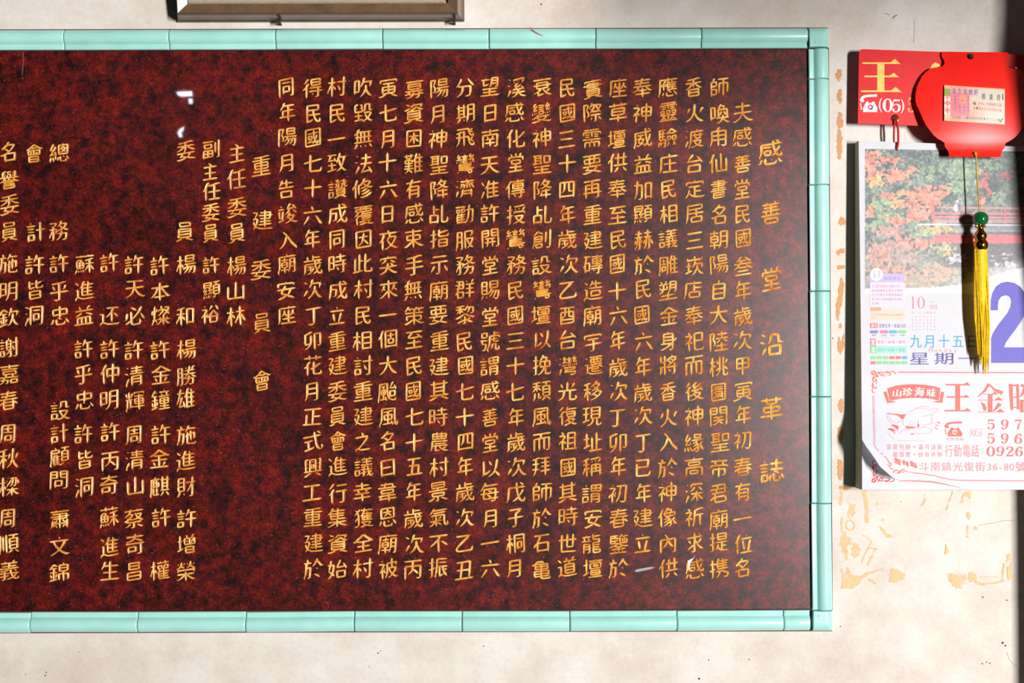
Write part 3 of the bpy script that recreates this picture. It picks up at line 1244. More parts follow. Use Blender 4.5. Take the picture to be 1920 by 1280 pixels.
def frame_pt(u, v, w):
    return (u, -(.002 + v * math.sin(TILT) + w * math.cos(TILT)), zf + v * math.cos(TILT) - w * math.sin(TILT))


FPROF = [(0, 0), (0, .006), (.003, .010), (.0045, .022), (.0055, .024), (.0105, .048), (.012, .050), (.029, .0435), (.0295, .034)]
frame = empty('picture_frame', frame_pt((xl + xr) / 2, 0, 0), 'bronze varnished picture frame leaning out above the turquoise border', 'picture frame')
Wd = xr - xl


def rail(kind):
    mb = MB()
    n = len(FPROF)
    for end in (0, 1):
        for p, w in FPROF:
            if kind == 'bottom':
                mb.v.append(frame_pt(xl + p if end == 0 else xr - p, p, w))
            elif kind == 'top':
                mb.v.append(frame_pt(xl + p if end == 0 else xr - p, FH - p, w))
            elif kind == 'left':
                mb.v.append(frame_pt(xl + p, p if end == 0 else FH - p, w))
            else:
                mb.v.append(frame_pt(xr - p, p if end == 0 else FH - p, w))
    for k in range(n - 1):
        mb.f.append((k, k + 1, n + k + 1, n + k))
    mb.f.append((n - 1, 0, n, 2 * n - 1))
    mb.f.append(tuple(range(n)))
    mb.f.append(tuple(range(n, 2 * n))[::-1])
    return mb.build('frame_rail', 'moulding', frame)


for k in ('bottom', 'left', 'right', 'top'):
    rail(k)
mb = MB()
c = [(xl + .0293, .0293), (xr - .0293, .0293), (xr - .0293, FH - .0293), (xl + .0293, FH - .0293)]
mb.prism([frame_pt(u, v, .036) for u, v in c], [frame_pt(u, v, .028) for u, v in c])
mb.build('mounted_picture', 'panel', frame)
mb = MB()
mb.prism([frame_pt(u, v, .0385) for u, v in [(xl + .0293, .0293), (xr - .0293, .0293), (xr - .031, .0325), (xl + .031, .0325)]],
         [frame_pt(u, v, .0362) for u, v in [(xl + .0293, .0293), (xr - .0293, .0293), (xr - .031, .0325), (xl + .031, .0325)]])
mb.build('slip', simple('tan_slip', (150, 120, 86), .8, var=.3, scale=300), frame)

for (px, py, lab) in ((522, 38, 'rusty iron nail under the middle of the bronze picture frame'),
                      (851, 36, 'rusty iron nail under the picture frame corner nearest the calendar')):
    x, _, z = at(px, py, 24)
    z = zf - .0045
    mb = MB()
    mb.lathe((x, .004, z), (0, -1, 0), [(0, .0026), (.030, .0026), (.0305, .0034), (.0325, .0037), (.034, .0025)], 14)
    tag(mb.build('iron_nail', 'iron', smooth=True), lab, 'nail', 'nails holding up the picture frame')

# ------------------------------------------------------------------ wall calendar
def dep_front(x, y):
    """front of the paper block: leans out a little towards its foot"""
    return 30.0 + 18.0 * (y - 264) / 654.0


def ink(k):
    return lambda x, y: dep_front(x, y) + k


cal = empty('wall_calendar', at(1828, 918, 0), 'large daily wall calendar with red header card and maple bridge photograph', 'calendar')
XR = 2005
mb = MB()
TL, BL, BR, TR = (1610, 263.5), (1616.5, 918), (XR, 918), (XR, 278)
fr = [at(x, y, dep_front(x, y)) for x, y in (TL, BL, BR, TR)]
bk = [(p[0] + s, -e, p[2]) for p, e, s in zip(fr, (.003, .006, .006, .003), (0, -.001, 0, 0))]
mb.prism(fr, bk)
block = mb.build('paper_block', 'page_edge', cal)


def page_outline():
    return [TL, (1617, 826), (1618.5, 829), (1626, 840), (1634, 850.5), (1640, 858), (1646, 866), (1650, 873.5), (1657, 880), (1664, 886), (1670, 892), (1678, 898)]


# next sheet, seen below the curled corner of the top one
mb = MB()
flat(mb, [(1616, 700), (1616.5, 917.6), (XR, 917.6), (XR, 700)], ink(.4))
under = mb.build('next_sheet', 'page', cal)

# top sheet: its lower left corner has curled outwards
EDGE = [(1617.5, 824), (1622, 834), (1630, 845), (1638, 856), (1646, 868), (1650.5, 875), (1660, 883), (1669, 891), (1678, 897),
        (1700, 900.0), (1722, 898), (1745, 900.5), (1770, 906), (1795, 912.5), (1816, 917.4), (1860, 917.6), (1920, 917.6), (XR, 917.6)]


def edge_y(x):
    for (a, b), (c, d) in zip(EDGE, EDGE[1:]):
        if a <= x <= c:
            return b + (d - b) * (x - a) / (c - a)
    return 917.6


def lift(x, y):
    """how far the top sheet stands off the block, mm"""
    t = (y - 800) / 110 + (1690 - x) / 150
    corner = max(0.0, min(1.0, max(0.0, 1 - (x - 1616) / 190) * max(0.0, y - 770) / 120))
    return .8 + 56.0 * corner ** 1.4


def dep_page(x, y):
    return dep_front(x, y) + lift(x, y)


def on(k):
    return lambda x, y: dep_page(x, y) + k


xs = [1610.0 + 4 * i for i in range(58)] + [1845, 1870, 1900, 1950, 2000, XR]
mb = MB()
R = 64
for i, x in enumerate(xs):
    for j in range(R + 1):
        t = j / R
        yt = 263.5 + 14.5 * (x - 1610) / (XR - 1610)
        # left boundary slants with the block
        xx = x + (1 - (x - 1610) / (XR - 1610)) * 6.5 * t
        yy = yt + (edge_y(max(xx, 1617.5)) - yt) * t
        if x <= 1612:
            yy = yt + (824 - yt) * t
        mb.v.append(at(xx, yy, dep_page(xx, yy)))
for i in range(len(xs) - 1):
    for j in range(R):
        a = i * (R + 1) + j
        mb.f.append((a, a + 1, a + R + 2, a + R + 1))
page = mb.build('top_sheet', 'page', cal, smooth=True)


def printed(name, mat, fn, parent=page, k=.25, dep=None):
    mb = MB()
    fn(mb, dep or on(k))
    return mb.build(name, mat, parent)


# --- printed photograph: maples, red bridge, stream
def vnoise(shape, cell, seed):
    r = np.random.RandomState(seed)
    h, w = shape
    gy, gx = int(h / cell) + 3, int(w / cell) + 3
    g = r.rand(gy, gx)
    y, x = np.mgrid[0:h, 0:w] / cell
    iy, ix = y.astype(int), x.astype(int)
    fy, fx = y - iy, x - ix
    fy, fx = fy * fy * (3 - 2 * fy), fx * fx * (3 - 2 * fx)
    return (g[iy, ix] * (1 - fx) + g[iy, ix + 1] * fx) * (1 - fy) + (g[iy + 1, ix] * (1 - fx) + g[iy + 1, ix + 1] * fx) * fy


def fbm(shape, cell, seed, oct_=4):
    out, amp, s = 0, 1.0, 0
    for o in range(oct_):
        out = out + amp * vnoise(shape, max(1.3, cell / 2 ** o), seed + o)
        s += amp
        amp *= .6
    return out / s


PX0, PX1, PY0, PY1 = 1622, 1982, 279, 550
PH, PW = PY1 - PY0 + 1, PX1 - PX0 + 1
yy, xx = np.mgrid[PY0:PY1 + 1, PX0:PX1 + 1].astype(float)
img = np.zeros((PH, PW, 3))
n1, n2, n3 = fbm((PH, PW), 30, 1), fbm((PH, PW), 9, 5), fbm((PH, PW), 4, 9, 2)
tone = np.clip(.5 + (n1 - .5) * 1.6 + (n2 - .5) * 1.3 + (n3 - .5) * .9, 0, 1)[..., None]
img[:] = np.array([66, 84, 84]) * (1 - tone) + np.array([142, 158, 138]) * tone
right = np.clip((xx - 1800) / 110, 0, 1)[..., None]
img = img * (1 - right * .42) + np.array([50, 52, 64]) * right * .42
low = np.clip((yy - 455) / 40, 0, 1)[..., None]
img = img * (1 - .6 * low) + (np.array([128, 122, 122]) * (1 - tone) + np.array([186, 170, 158]) * tone) * .6 * low


def clump(cx, cy, rx, ry, c1, c2, seed, ox=1560, oy=260, s=5.333, dens=.62):
    global img
    cx, cy, rx, ry = ox + cx / s, oy + cy / s, rx / s, ry / s
    d = ((xx - cx) / rx) ** 2 + ((yy - cy) / ry) ** 2
    m = np.clip((1.15 - d + (n2 - .5) * 2.4 + (n3 - .5) * 2.6) * 1.5, 0, 1)[..., None] * dens * 1.45
    m = np.clip(m, 0, 1)
    t = np.clip(.5 + (fbm((PH, PW), 6, seed, 3) - .5) * 2.4, 0, 1)[..., None]
    img = img * (1 - m) + (np.array(c1) * (1 - t) + np.array(c2) * t) * m


coral, coral2 = (214, 108, 92), (246, 160, 134)
yel, yel2 = (206, 148, 88), (240, 196, 140)
grn, grn2 = (96, 132, 104), (168, 186, 140)
pnk, pnk2 = (168, 122, 118), (214, 160, 146)
for i, (a, b, c, d, p, q) in enumerate([
        (1010, 330, 90, 70, grn, (170, 176, 140)), (1330, 310, 150, 120, grn, (160, 178, 140)), (1250, 480, 120, 80, grn, grn2), (1620, 250, 90, 60, grn, grn2),
        (405, 150, 80, 40, coral, coral2), (375, 300, 75, 120, coral, coral2), (560, 220, 130, 48, coral, coral2), (620, 370, 160, 85, coral, coral2),
        (430, 430, 90, 60, yel, yel2), (810, 300, 58, 34, coral, coral2), (1000, 480, 90, 34, coral, coral2), (1130, 480, 76, 26, coral, coral2), (1080, 530, 90, 36, coral, coral2),
        (900, 560, 170, 72, coral, coral2), (540, 570, 130, 40, coral, coral2), (690, 540, 75, 44, yel, grn2), (640, 650, 120, 56, yel, yel2), (820, 650, 150, 80, coral, coral2),
        (970, 620, 120, 86, coral, coral2), (480, 670, 110, 66, grn, grn2), (390, 740, 60, 70, coral, coral2), (560, 760, 160, 60, grn, yel2), (900, 760, 160, 60, coral, coral2), (660, 820, 120, 40, (206, 84, 82), coral2),
        (450, 850, 120, 56, grn, grn2), (560, 920, 180, 60, pnk, pnk2), (800, 1050, 190, 80, coral, pnk2), (550, 1070, 170, 80, pnk, pnk2), (1060, 900, 200, 56, yel, grn2), (900, 945, 130, 30, grn, grn2),
        (1110, 1090, 130, 70, grn, yel2), (700, 1180, 200, 90, pnk, (170, 160, 150)), (470, 1180, 120, 90, pnk, coral2), (600, 1330, 260, 100, pnk, coral2), (850, 1420, 260, 110, (150, 146, 124), (206, 150, 128)), (1050, 1330, 180, 90, (150, 140, 120), coral2),
        (1530, 400, 50, 90, (190, 84, 84), (222, 120, 110)), (1745, 350, 70, 46, (150, 60, 70), (190, 84, 84)), (1560, 530, 44, 70, (170, 76, 80), (206, 104, 100)), (1490, 620, 40, 60, (220, 110, 96), coral2), (1670, 590, 70, 80, grn, (140, 160, 130))]):
    clump(a, b, c, d, p, q, 40 + i)


def band(x0, x1, y0, y1, c, a=1.0, slope=0.0):
    global img
    yc = yy - slope * (xx - x0)
    m = (np.clip(xx - x0 + .5, 0, 1) * np.clip(x1 - xx + .5, 0, 1) * np.clip(yc - y0 + .5, 0, 1) * np.clip(y1 - yc + .5, 0, 1))[..., None] * a
    img = img * (1 - m) + np.array(c) * m


band(1756, 1990, 386, 389, (232, 128, 130))
band(1752, 1990, 396.5, 400, (226, 116, 120))
band(1752, 1990, 400, 404, (150, 100, 112), .6)
band(1750, 1990, 404, 407, (224, 130, 134), .9)
band(1752, 1990, 408, 416, (196, 140, 150), .8)
band(1752, 1990, 401.5, 403, (90, 60, 76), .6)
band(1752, 1990, 408, 409.5, (90, 60, 76), .5)
for x, w in ((1748, 4), (1790, 1.5), (1808, 1.5), (1846, 2), (1883, 3), (1910, 4)):
    band(x, x + w, 386, 418, (220, 96, 100), .85)
band(1720, 1990, 418.5, 421, (238, 226, 230), .95)
band(1790, 1990, 421, 433, (128, 130, 140), .9)
band(1800, 1990, 430, 431.2, (170, 172, 182), .8)
band(1768, 1990, 435, 438.5, (120, 92, 104), .9)
band(1752, 1990, 438.5, 454.5, (226, 94, 100), .95)
band(1742, 1780, 446, 454.5, (230, 110, 110), .8)
band(1770, 1990, 455, 500, (88, 86, 96), .75)
clump(1050, 905, 190, 44, yel, grn2, 91)
clump(1150, 1110, 110, 70, grn, yel2, 92)
for a, b, c, d in ((1715, 1135, 22, 9), (1740, 1150, 55, 14), (1600, 1165, 22, 12), (1650, 1250, 24, 16), (1760, 1240, 70, 26), (1600, 1215, 26, 8), (1730, 1190, 34, 14), (1790, 1260, 60, 22), (1230, 1210, 100, 40), (1290, 1160, 50, 20)):
    clump(a, b, c, d, (170, 166, 176), (226, 222, 226), 100 + a)
# two strollers on the bridge
for cx, cy, rx, ry, c in ((1792, 388, 3.4, 7, (244, 240, 250)), (1794.5, 375.5, 2, 2.6, (226, 214, 216)), (1798.5, 386, 3.2, 8, (104, 100, 122)), (1800, 375.5, 2, 2.4, (90, 80, 90))):
    m = np.clip((1.2 - ((xx - cx) / rx) ** 2 - ((yy - cy) / ry) ** 2) * 2, 0, 1)[..., None]
    img = img * (1 - m) + np.array(c) * m
img = img * .9 + 20 * (1 - right)  # pale haze of overexposure put into the print, strongest at the left
# mist at the foot melts into the white page along a wave
wave = np.interp(xx[0], [1622, 1700, 1740, 1790, 1830, 1870, 1920, 1935], [539, 539, 538.5, 534, 524, 512, 497, 490])[None, :]
m = np.clip((yy - wave + 1 + 3 * (n2 - .5)) / 5, 0, 1)[..., None]
img = img * (1 - m) + np.array([242, 244, 252]) * m
m2 = (np.clip((yy - wave + 16) / 12, 0, 1) * np.clip((xx - 1760) / 60, 0, 1))[..., None] * .6 * (1 - m)
img = img * (1 - m2) + np.array([206, 200, 212]) * m2
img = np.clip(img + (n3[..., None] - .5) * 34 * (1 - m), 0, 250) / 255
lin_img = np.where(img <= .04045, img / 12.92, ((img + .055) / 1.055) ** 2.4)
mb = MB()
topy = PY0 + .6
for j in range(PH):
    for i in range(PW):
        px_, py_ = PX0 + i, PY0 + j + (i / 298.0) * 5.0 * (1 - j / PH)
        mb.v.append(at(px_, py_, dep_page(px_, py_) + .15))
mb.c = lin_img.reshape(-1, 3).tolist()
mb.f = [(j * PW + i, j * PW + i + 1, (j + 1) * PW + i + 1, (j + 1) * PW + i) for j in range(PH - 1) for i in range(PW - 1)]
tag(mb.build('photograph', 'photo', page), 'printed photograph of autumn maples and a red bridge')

# --- small almanac boxes at the left of the date
B = lambda name, mat, *rs, k=.4: printed(name, mat, lambda mb, d: [flat(mb, rect(*r), d) for r in rs], k=k)
B('lilac_box', 'lilac', (1630, 513, 1696, 529, 2))
B('pink_box', 'palepink', (1631, 529, 1697, 573, 3))
printed('round_badge', 'white_print', lambda mb, d: flat(mb, ellipse(1643.5, 514.5, 12, 12, 28), d), k=.6)
printed('badge_drawing', 'dark_ink', lambda mb, d: [ribbon(mb, p, .9, d, n=0) for p in (
    [(1636.5, 508), (1651, 508)], [(1639, 509), (1639.5, 520)], [(1648.5, 509), (1648, 520)], [(1639.5, 520), (1648, 520)], [(1642, 513), (1642.5, 515)], [(1645.5, 513), (1645.3, 515)])], k=.8)
printed('fine_print', 'grey_ink', lambda mb, d: [
    put_text(mb, '星月宜人', 1657, 519, 1689, 524, d), put_text(mb, '今日好天氣出行會友大吉', 1634, 534, 1688, 539, d),
    put_text(mb, '秋高氣爽登山賞花之時祭', 1634, 542, 1692, 547, d), put_text(mb, '古人曰重九日登高望遠以', 1634, 550, 1692, 555, d),
    put_text(mb, '祈平安之意民國年年如此', 1634, 558, 1692, 563, d), put_text(mb, '名曰秋', 1634, 566, 1648, 571, d)], k=.6)
B('peach_box', 'peach', (1633, 580, 1697, 600, 1))
B('orange_box', 'orange', (1633, 576, 1652, 582.5, 1), k=.6)
printed('fine_print', 'orange', lambda mb, d: [put_text(mb, '今日宜祭祀出行安座開市', 1634, 588, 1694, 592, d), put_text(mb, '大吉', 1634, 593, 1645, 597, d)], k=.6)
B('red_box', 'rose', (1631.5, 605.5, 1646, 615, 1.5))
printed('fine_print', 'lavender', lambda mb, d: put_text(mb, '廿四立冬・安床八月', 1648, 606.5, 1699, 614.5, d), k=.6)
printed('fine_print', 'white_print', lambda mb, d: put_text(mb, '吉日', 1633, 606.5, 1645, 614, d), k=.7)
for nm, mt, x in (('lavender_tab', 'lavender', 1631.5), ('pink_tab', 'pink', 1650), ('blue_tab', 'sky', 1667), ('green_tab', 'green', 1684.5)):
    B(nm, mt, (x, 619, x + 15, 624.8, 1))
printed('fine_print', 'grey_ink', lambda mb, d: [put_text(mb, s, x + 3, 626.5, x + 12, 630, d) for s, x in (('東南', 1631.5), ('正北', 1650), ('西方', 1667), ('八時', 1684.5))], k=.6)
B('pale_pink_band', 'palepink', (1641, 635, 1700, 648))
B('aqua_band', 'aqua', (1641, 648.5, 1700, 662))
B('pink_tab', 'pink', (1632, 634.5, 1642, 648, 1), k=.6)
B('green_tab', 'green', (1632, 648.5, 1643, 662, 1), k=.6)
printed('fine_print', 'pink', lambda mb, d: put_text(mb, '祭祀・祈福・開光', 1645, 638, 1698, 644, d), k=.7)
printed('fine_print', 'sky', lambda mb, d: put_text(mb, '出行・安床・會友', 1645, 652, 1698, 659, d), k=.7)
printed('fine_print', 'white_print', lambda mb, d: [put_text(mb, '宜', 1633, 636, 1641, 646.5, d), put_text(mb, '忌', 1633, 650.5, 1642, 660.5, d)], k=.8)
cols = {'green': [], 'rose': [], 'sky': []}
for r, (y, pat) in enumerate(((667.5, 'gggrrs'), (677, 'rggggg'))):
    for i, ch in enumerate(pat):
        x = 1632.5 + 11.8 * i
        cols[{'g': 'green', 'r': 'rose', 's': 'sky'}[ch]].append((x, y, x + 9.6, y + 5.6, 1))
for mt, rs in cols.items():
    B({'green': 'green_pills', 'rose': 'rose_pills', 'sky': 'blue_pills'}[mt], mt, *rs)

# --- month, weekday, date
printed('month_number', 'pink', lambda mb, d: [put_digit(mb, '1', 1706, 555, 1718, 578.5, d, .62), put_digit(mb, '0', 1720, 555.5, 1735, 579, d, .55)])
printed('month_mark', 'pink', lambda mb, d: [put_text(mb, '月', 1746, 571, 1755.5, 579.5, d), ribbon(mb, [(1746, 570.5), (1744.5, 575), (1746, 580)], .8, d), ribbon(mb, [(1755.5, 570.5), (1757, 575), (1755.5, 580)], .8, d)])
printed('fine_print', 'aqua', lambda mb, d: put_text(mb, '107', 1743, 563, 1757, 568.5, d))
printed('fine_print', 'faint', lambda mb, d: [put_text(mb, '日一二三四五六', 1708, 584, 1756, 588, d)] + [put_text(mb, s, 1708, y, 1756, y + 3.4, d) for s, y in (
    ('1234567', 592), ('8901234', 598), ('5678901', 604), ('2345678', 610), ('9012345', 616))])
printed('lunar_date', 'cyan', lambda mb, d: put_text(mb, '九月十五日', 1704, 626.5, 1836, 652.0, d, fill=.86))
printed('weekday_name', 'faint', lambda mb, d: put_text(mb, 'Monday', 1741, 652, 1796, 660, d, fill=1.0))


def weekday(mb, d):
    put_glyph(mb, '星', 1706, 661, 1741, 683, d)
    put_glyph(mb, '星', 1706.8, 661, 1741.8, 683, d)
    put_glyph(mb, '期', 1752, 661, 1787, 683, d)
    put_glyph(mb, '期', 1752.8, 661, 1787.8, 683, d)
    flat(mb, [(1797, 670), (1832, 670), (1832, 673), (1797, 673)], d)


printed('weekday_characters', 'lavender', weekday)


def big_two(mb, d):
    o = [(1857.5, 581.5), (1858, 562), (1861, 548), (1867, 537), (1877, 530), (1889, 527.5), (1902, 530), (1913, 537), (1921, 548), (1925, 561), (1925, 576), (1921, 591), (1912, 606), (1903, 619), (1893, 632), (1886, 642), (1882.5, 651),
         (1882, 651), (1946, 651), (1946, 680), (1858.5, 680), (1858.5, 634), (1862, 624), (1870, 611), (1880, 598), (1889, 587), (1894.5, 575), (1896, 565), (1894, 557.5), (1890, 554), (1884, 553.5), (1877, 556.5), (1872.5, 563), (1871, 572), (1871, 581.5)]
    flat(mb, o, d)


printed('date_number', 'violet', big_two)

# --- advertisement panel
def scroll(mb, d, ox, oy, sx, sy):
    """leafy corner scroll growing along two sides from (ox, oy)"""
    def L(p, w):
        ribbon(mb, [(ox + a * sx, oy + b * sy) for a, b in p], w, d)
    for sw in (False, True):
        f = (lambda p: [(b, a) for a, b in p]) if sw else (lambda p: p)
        L(f([(0, 1), (5, 0), (9, 4), (6, 8), (2, 6), (3, 3)]), [1, 2.4, 2.2, 1.8, 1.4, 1])
        L(f([(9, 9), (13, 4), (18, 2), (22, 5), (20, 9), (16, 8), (16, 5)]), [1.2, 2.2, 2.2, 1.8, 1.4, 1.2, .8])
        L(f([(12, 1), (16, 8), (22, 11), (27, 8)]), [1, 1.8, 1.6, .8])
        L(f([(22, 4), (28, 2), (34, 4), (37, 8), (33, 10), (30, 8)]), [1, 2.2, 2, 1.6, 1.3, .8])
        L(f([(33, 3), (40, 1), (46, 4), (44, 7)]), [1, 1.8, 1.4, .8])
        flat(mb, [(ox + a * sx, oy + b * sy) for a, b in f([(26, 3), (30, 0), (33, 2), (29, 5)])], d)
        flat(mb, [(ox + a * sx, oy + b * sy) for a, b in f([(8, 10), (12, 9), (13, 13), (9, 13)])], d)


printed('corner_scroll', 'salmon', lambda mb, d: scroll(mb, d, 1634, 695, 1.0, .92))
printed('frame_line', 'pale_red', lambda mb, d: [ribbon(mb, [(1684, 697.5), (1800, 698), (1972, 698.6)], 2.4, d), ribbon(mb, [(1636.5, 741), (1638, 800), (1638.5, 832)], 1.1, d), ribbon(mb, [(1639.3, 741), (1640.5, 800), (1641, 830)], .7, d),
    ribbon(mb, [(1638.5, 832), (1641, 838), (1648, 846)], 1.6, d), ribbon(mb, [(1711, 886), (1730, 888), (1755, 892), (1780, 899), (1810, 900.5), (1972, 901.5)], 2.0, d)])
printed('corner_scroll', 'salmon', lambda mb, d: [ribbon(mb, p, w, d) for p, w in (
    ([(1650, 850), (1655, 849), (1655, 853)], 1.2), ([(1656, 856), (1661, 857), (1658, 854), (1667, 866), (1668, 870)], [1, 2, 1.4, 2.4, 1]), ([(1664, 869), (1667, 874), (1672, 870), (1669, 867)], [1, 2, 1.6, 1]),
    ([(1667, 874), (1672, 880), (1676, 879)], [2, 2.6, 1]), ([(1674, 886), (1680, 880), (1686, 884), (1683, 888), (1679, 885)], [1.5, 2.4, 2, 1.6, 1]), ([(1685, 887), (1690, 881), (1697, 879)], [2.4, 2.4, 1]), ([(1691, 886), (1698, 882), (1703, 884)], [1.6, 1.6, 1]), ([(1703, 886), (1708, 884), (1709, 887)], 1.0))])
printed('corner_scroll', 'red_ink', lambda mb, d: [scroll(mb, d, 1635, 904, .92, -.92)], under, dep=ink(.6))
printed('frame_line', 'salmon', lambda mb, d: ribbon(mb, [(1684, 902), (1700, 901), (1725, 901.5), (1760, 905), (1800, 914)], [1.2, 2.2, 2.4, 1.8, .8], d), under, dep=ink(.6))


def banner(mb, d):
    top = [(1663.5, 728), (1680, 722.5), (1700, 720.3), (1715, 720), (1735, 721), (1752, 724), (1763.5, 727.5)]
    bot = [(1768 - 8, 751), (1745, 747), (1715, 745.5), (1690, 747), (1668.5, 751)]
    flat(mb, top + bot, d)
    flat(mb, [(1656, 735), (1662.5, 733.5), (1667, 751), (1675, 751.5), (1680, 753.5), (1663.5, 755.5)], d)
    flat(mb, [(1764.5, 733.5), (1770.5, 735), (1767, 755), (1749, 753.5), (1755, 751.8), (1761.5, 751)], d)


printed('banner', 'salmon', banner)
printed('banner_lettering', 'white_print', lambda mb, d: [put_glyph(mb, ch, x0, y0, x1, y1, d, slant=1.5) or put_glyph(mb, ch, x0 + .9, y0, x1 + .9, y1, d, slant=1.5) for ch, x0, y0, x1, y1 in (
    ('山', 1674, 730, 1689, 743.5), ('珍', 1692, 726.5, 1710, 742.5), ('海', 1715, 725.5, 1732, 742.5), ('味', 1738, 728, 1754, 744))], k=.5)


def q4(l):
    return [(1650 + x / 12.8, 760 + y / 12.8) for x, y in l]


def dish(mb, d):
    for p in ([(165, 178), (380, 195), (500, 215), (640, 205), (600, 250), (560, 330), (520, 330), (440, 250), (330, 215), (180, 205)],
              [(250, 475), (320, 450), (420, 480), (460, 515), (430, 560), (450, 600), (390, 560), (340, 510)], [(185, 550), (270, 538), (340, 575), (390, 620), (330, 600), (380, 700), (310, 630), (200, 575)],
              [(600, 485), (700, 500), (860, 510), (820, 545), (640, 560), (620, 520)], [(930, 320), (920, 430), (955, 480), (930, 520), (895, 515), (905, 420)],
              [(715, 690), (760, 668), (850, 668), (780, 700)], [(1370, 395), (1410, 385), (1460, 445), (1420, 430)], [(1320, 470), (1370, 455), (1410, 510), (1370, 490)], [(1310, 525), (1345, 515), (1390, 590), (1350, 560)]):
        flat(mb, q4(p), d)


def dish_lines(mb, d):
    for p in ([(640, 205), (760, 130), (880, 60), (1000, 20), (1100, 20), (1180, 50)], [(880, 75), (960, 55), (1080, 80), (1180, 110), (1240, 70), (1400, 75)], [(1400, 75), (1380, 130), (1300, 190), (1240, 200), (1230, 260)],
              [(560, 330), (540, 440), (600, 490)], [(680, 410), (760, 410), (850, 415)], [(1000, 270), (1090, 245), (1200, 220)], [(860, 510), (940, 540), (1060, 520), (1100, 450), (1220, 440)], [(1220, 440), (1260, 330), (1240, 280)],
              [(150, 200), (190, 330), (300, 440)], [(200, 250), (300, 370), (420, 430)], [(640, 600), (760, 570), (900, 545)], [(1060, 520), (1180, 545), (1260, 560), (1200, 670)], [(850, 670), (1000, 668), (1200, 672)],
              [(180, 660), (280, 760), (360, 820), (460, 845), (760, 840), (1040, 850)], [(420, 420), (450, 380), (520, 360)], [(620, 560), (540, 590), (480, 680)], [(1260, 440), (1330, 410), (1370, 400)]):
        ribbon(mb, q4(p), .55, d)


printed('dish_drawing', 'salmon', dish)
printed('dish_outline', 'pale_red', dish_lines)
printed('shop_characters', 'salmon', lambda mb, d: [ming_wang(mb, 1771, 716.5, 1820.5, 772.5, d), ming_jin(mb, 1833.5, 718, 1883.5, 773, d)] + [flat(mb, [(1560 + x / 5.333, 680 + y / 5.333) for x, y in p], d) for p in (
    [(1768, 212), (1785, 210), (1808, 216), (1812, 470), (1788, 476), (1776, 340)], [(1842, 214), (1870, 212), (1878, 465), (1850, 468)], [(1806, 216), (1845, 216), (1845, 232), (1806, 232)], [(1806, 338), (1845, 338), (1845, 350), (1806, 350)], [(1806, 440), (1845, 440), (1845, 452), (1806, 452)],
    [(1890, 215), (2060, 215), (2050, 300), (2010, 330), (2000, 320), (2030, 240), (1960, 240), (1930, 300), (1885, 345), (1880, 340), (1905, 280), (1915, 240), (1890, 240)],
    [(1884, 368), (1915, 368), (1915, 495), (1884, 495)], [(2010, 368), (2045, 368), (2045, 495), (2010, 495)], [(1915, 368), (2010, 368), (2010, 385), (1915, 385)], [(1915, 470), (2010, 470), (2010, 485), (1915, 485)])])
printed('telephone_symbol', 'salmon', lambda mb, d: telephone(mb, 1771, 790, 1804, 818, d))
printed('fine_print', 'faint', lambda mb, d: put_text(mb, '外燴專線', 1773, 820, 1808, 826, d))
printed('area_code', 'pale_red', lambda mb, d: [put_digit(mb, c, x, 803, x + w, 818.5, d, .5) for c, x, w in (('(', 1817, 6), ('0', 1822, 8), ('5', 1830, 8), (')', 1837, 6))])


def numbers(mb, d):
    for s, y0, y1 in (('597', 786, 805.5), ('596', 812, 832)):
        for ch, x in zip(s, (1850.5, 1876, 1901.5)):
            put_digit(mb, ch, x, y0, x + 16, y1, d)
    for ch, x in zip('0926', (1850, 1868, 1886, 1903)):
        put_digit(mb, ch, x, 836.5, x + 16, 855.5, d)


printed('telephone_numbers', 'salmon', numbers)
printed('mobile_caption', 'pale_red', lambda mb, d: [put_text(mb, '行動電話', 1771, 833, 1837, 856.5, d, fill=.95), flat(mb, ellipse(1842.5, 842, .9, .9, 8), d), flat(mb, ellipse(1842.5, 848, .9, .9, 8), d)])
printed('catering_caption', 'pale_red', lambda mb, d: [put_text(mb, '宴席包辦・滿月油飯', 1661, 832, 1768, 843, d, fill=.8), put_text(mb, '關團體・伙食承辦', 1673, 846.5, 1768, 857, d, fill=.8)])
printed('address_characters', 'salmon', lambda mb, d: [put_glyph(mb, c, x, y, x + 13, y + 10, d, skew=6) or put_glyph(mb, c, x + 1, y, x + 14, y + 10, d, skew=6) for c, x, y in (('雲', 1676, 860), ('林', 1691, 863), ('縣', 1706, 866))])
printed('address_line', 'pale_red', lambda mb, d: [put_text(mb, '斗南鎮光復街', 1722, 865.5, 1849, 883.5, d, fill=.92)] + [put_text(mb, c, x, 868, x + 12, 881.5, d, fill=1.0) for c, x in zip('36-80', (1849, 1860, 1870, 1881, 1891))])
printed('address_character', 'salmon', lambda mb, d: put_text(mb, '號', 1903, 865.5, 1924, 883.5, d, fill=.95))

# --- header card, eyelet and cords
HD = 30.0


def hdep(x, y):
    return HD


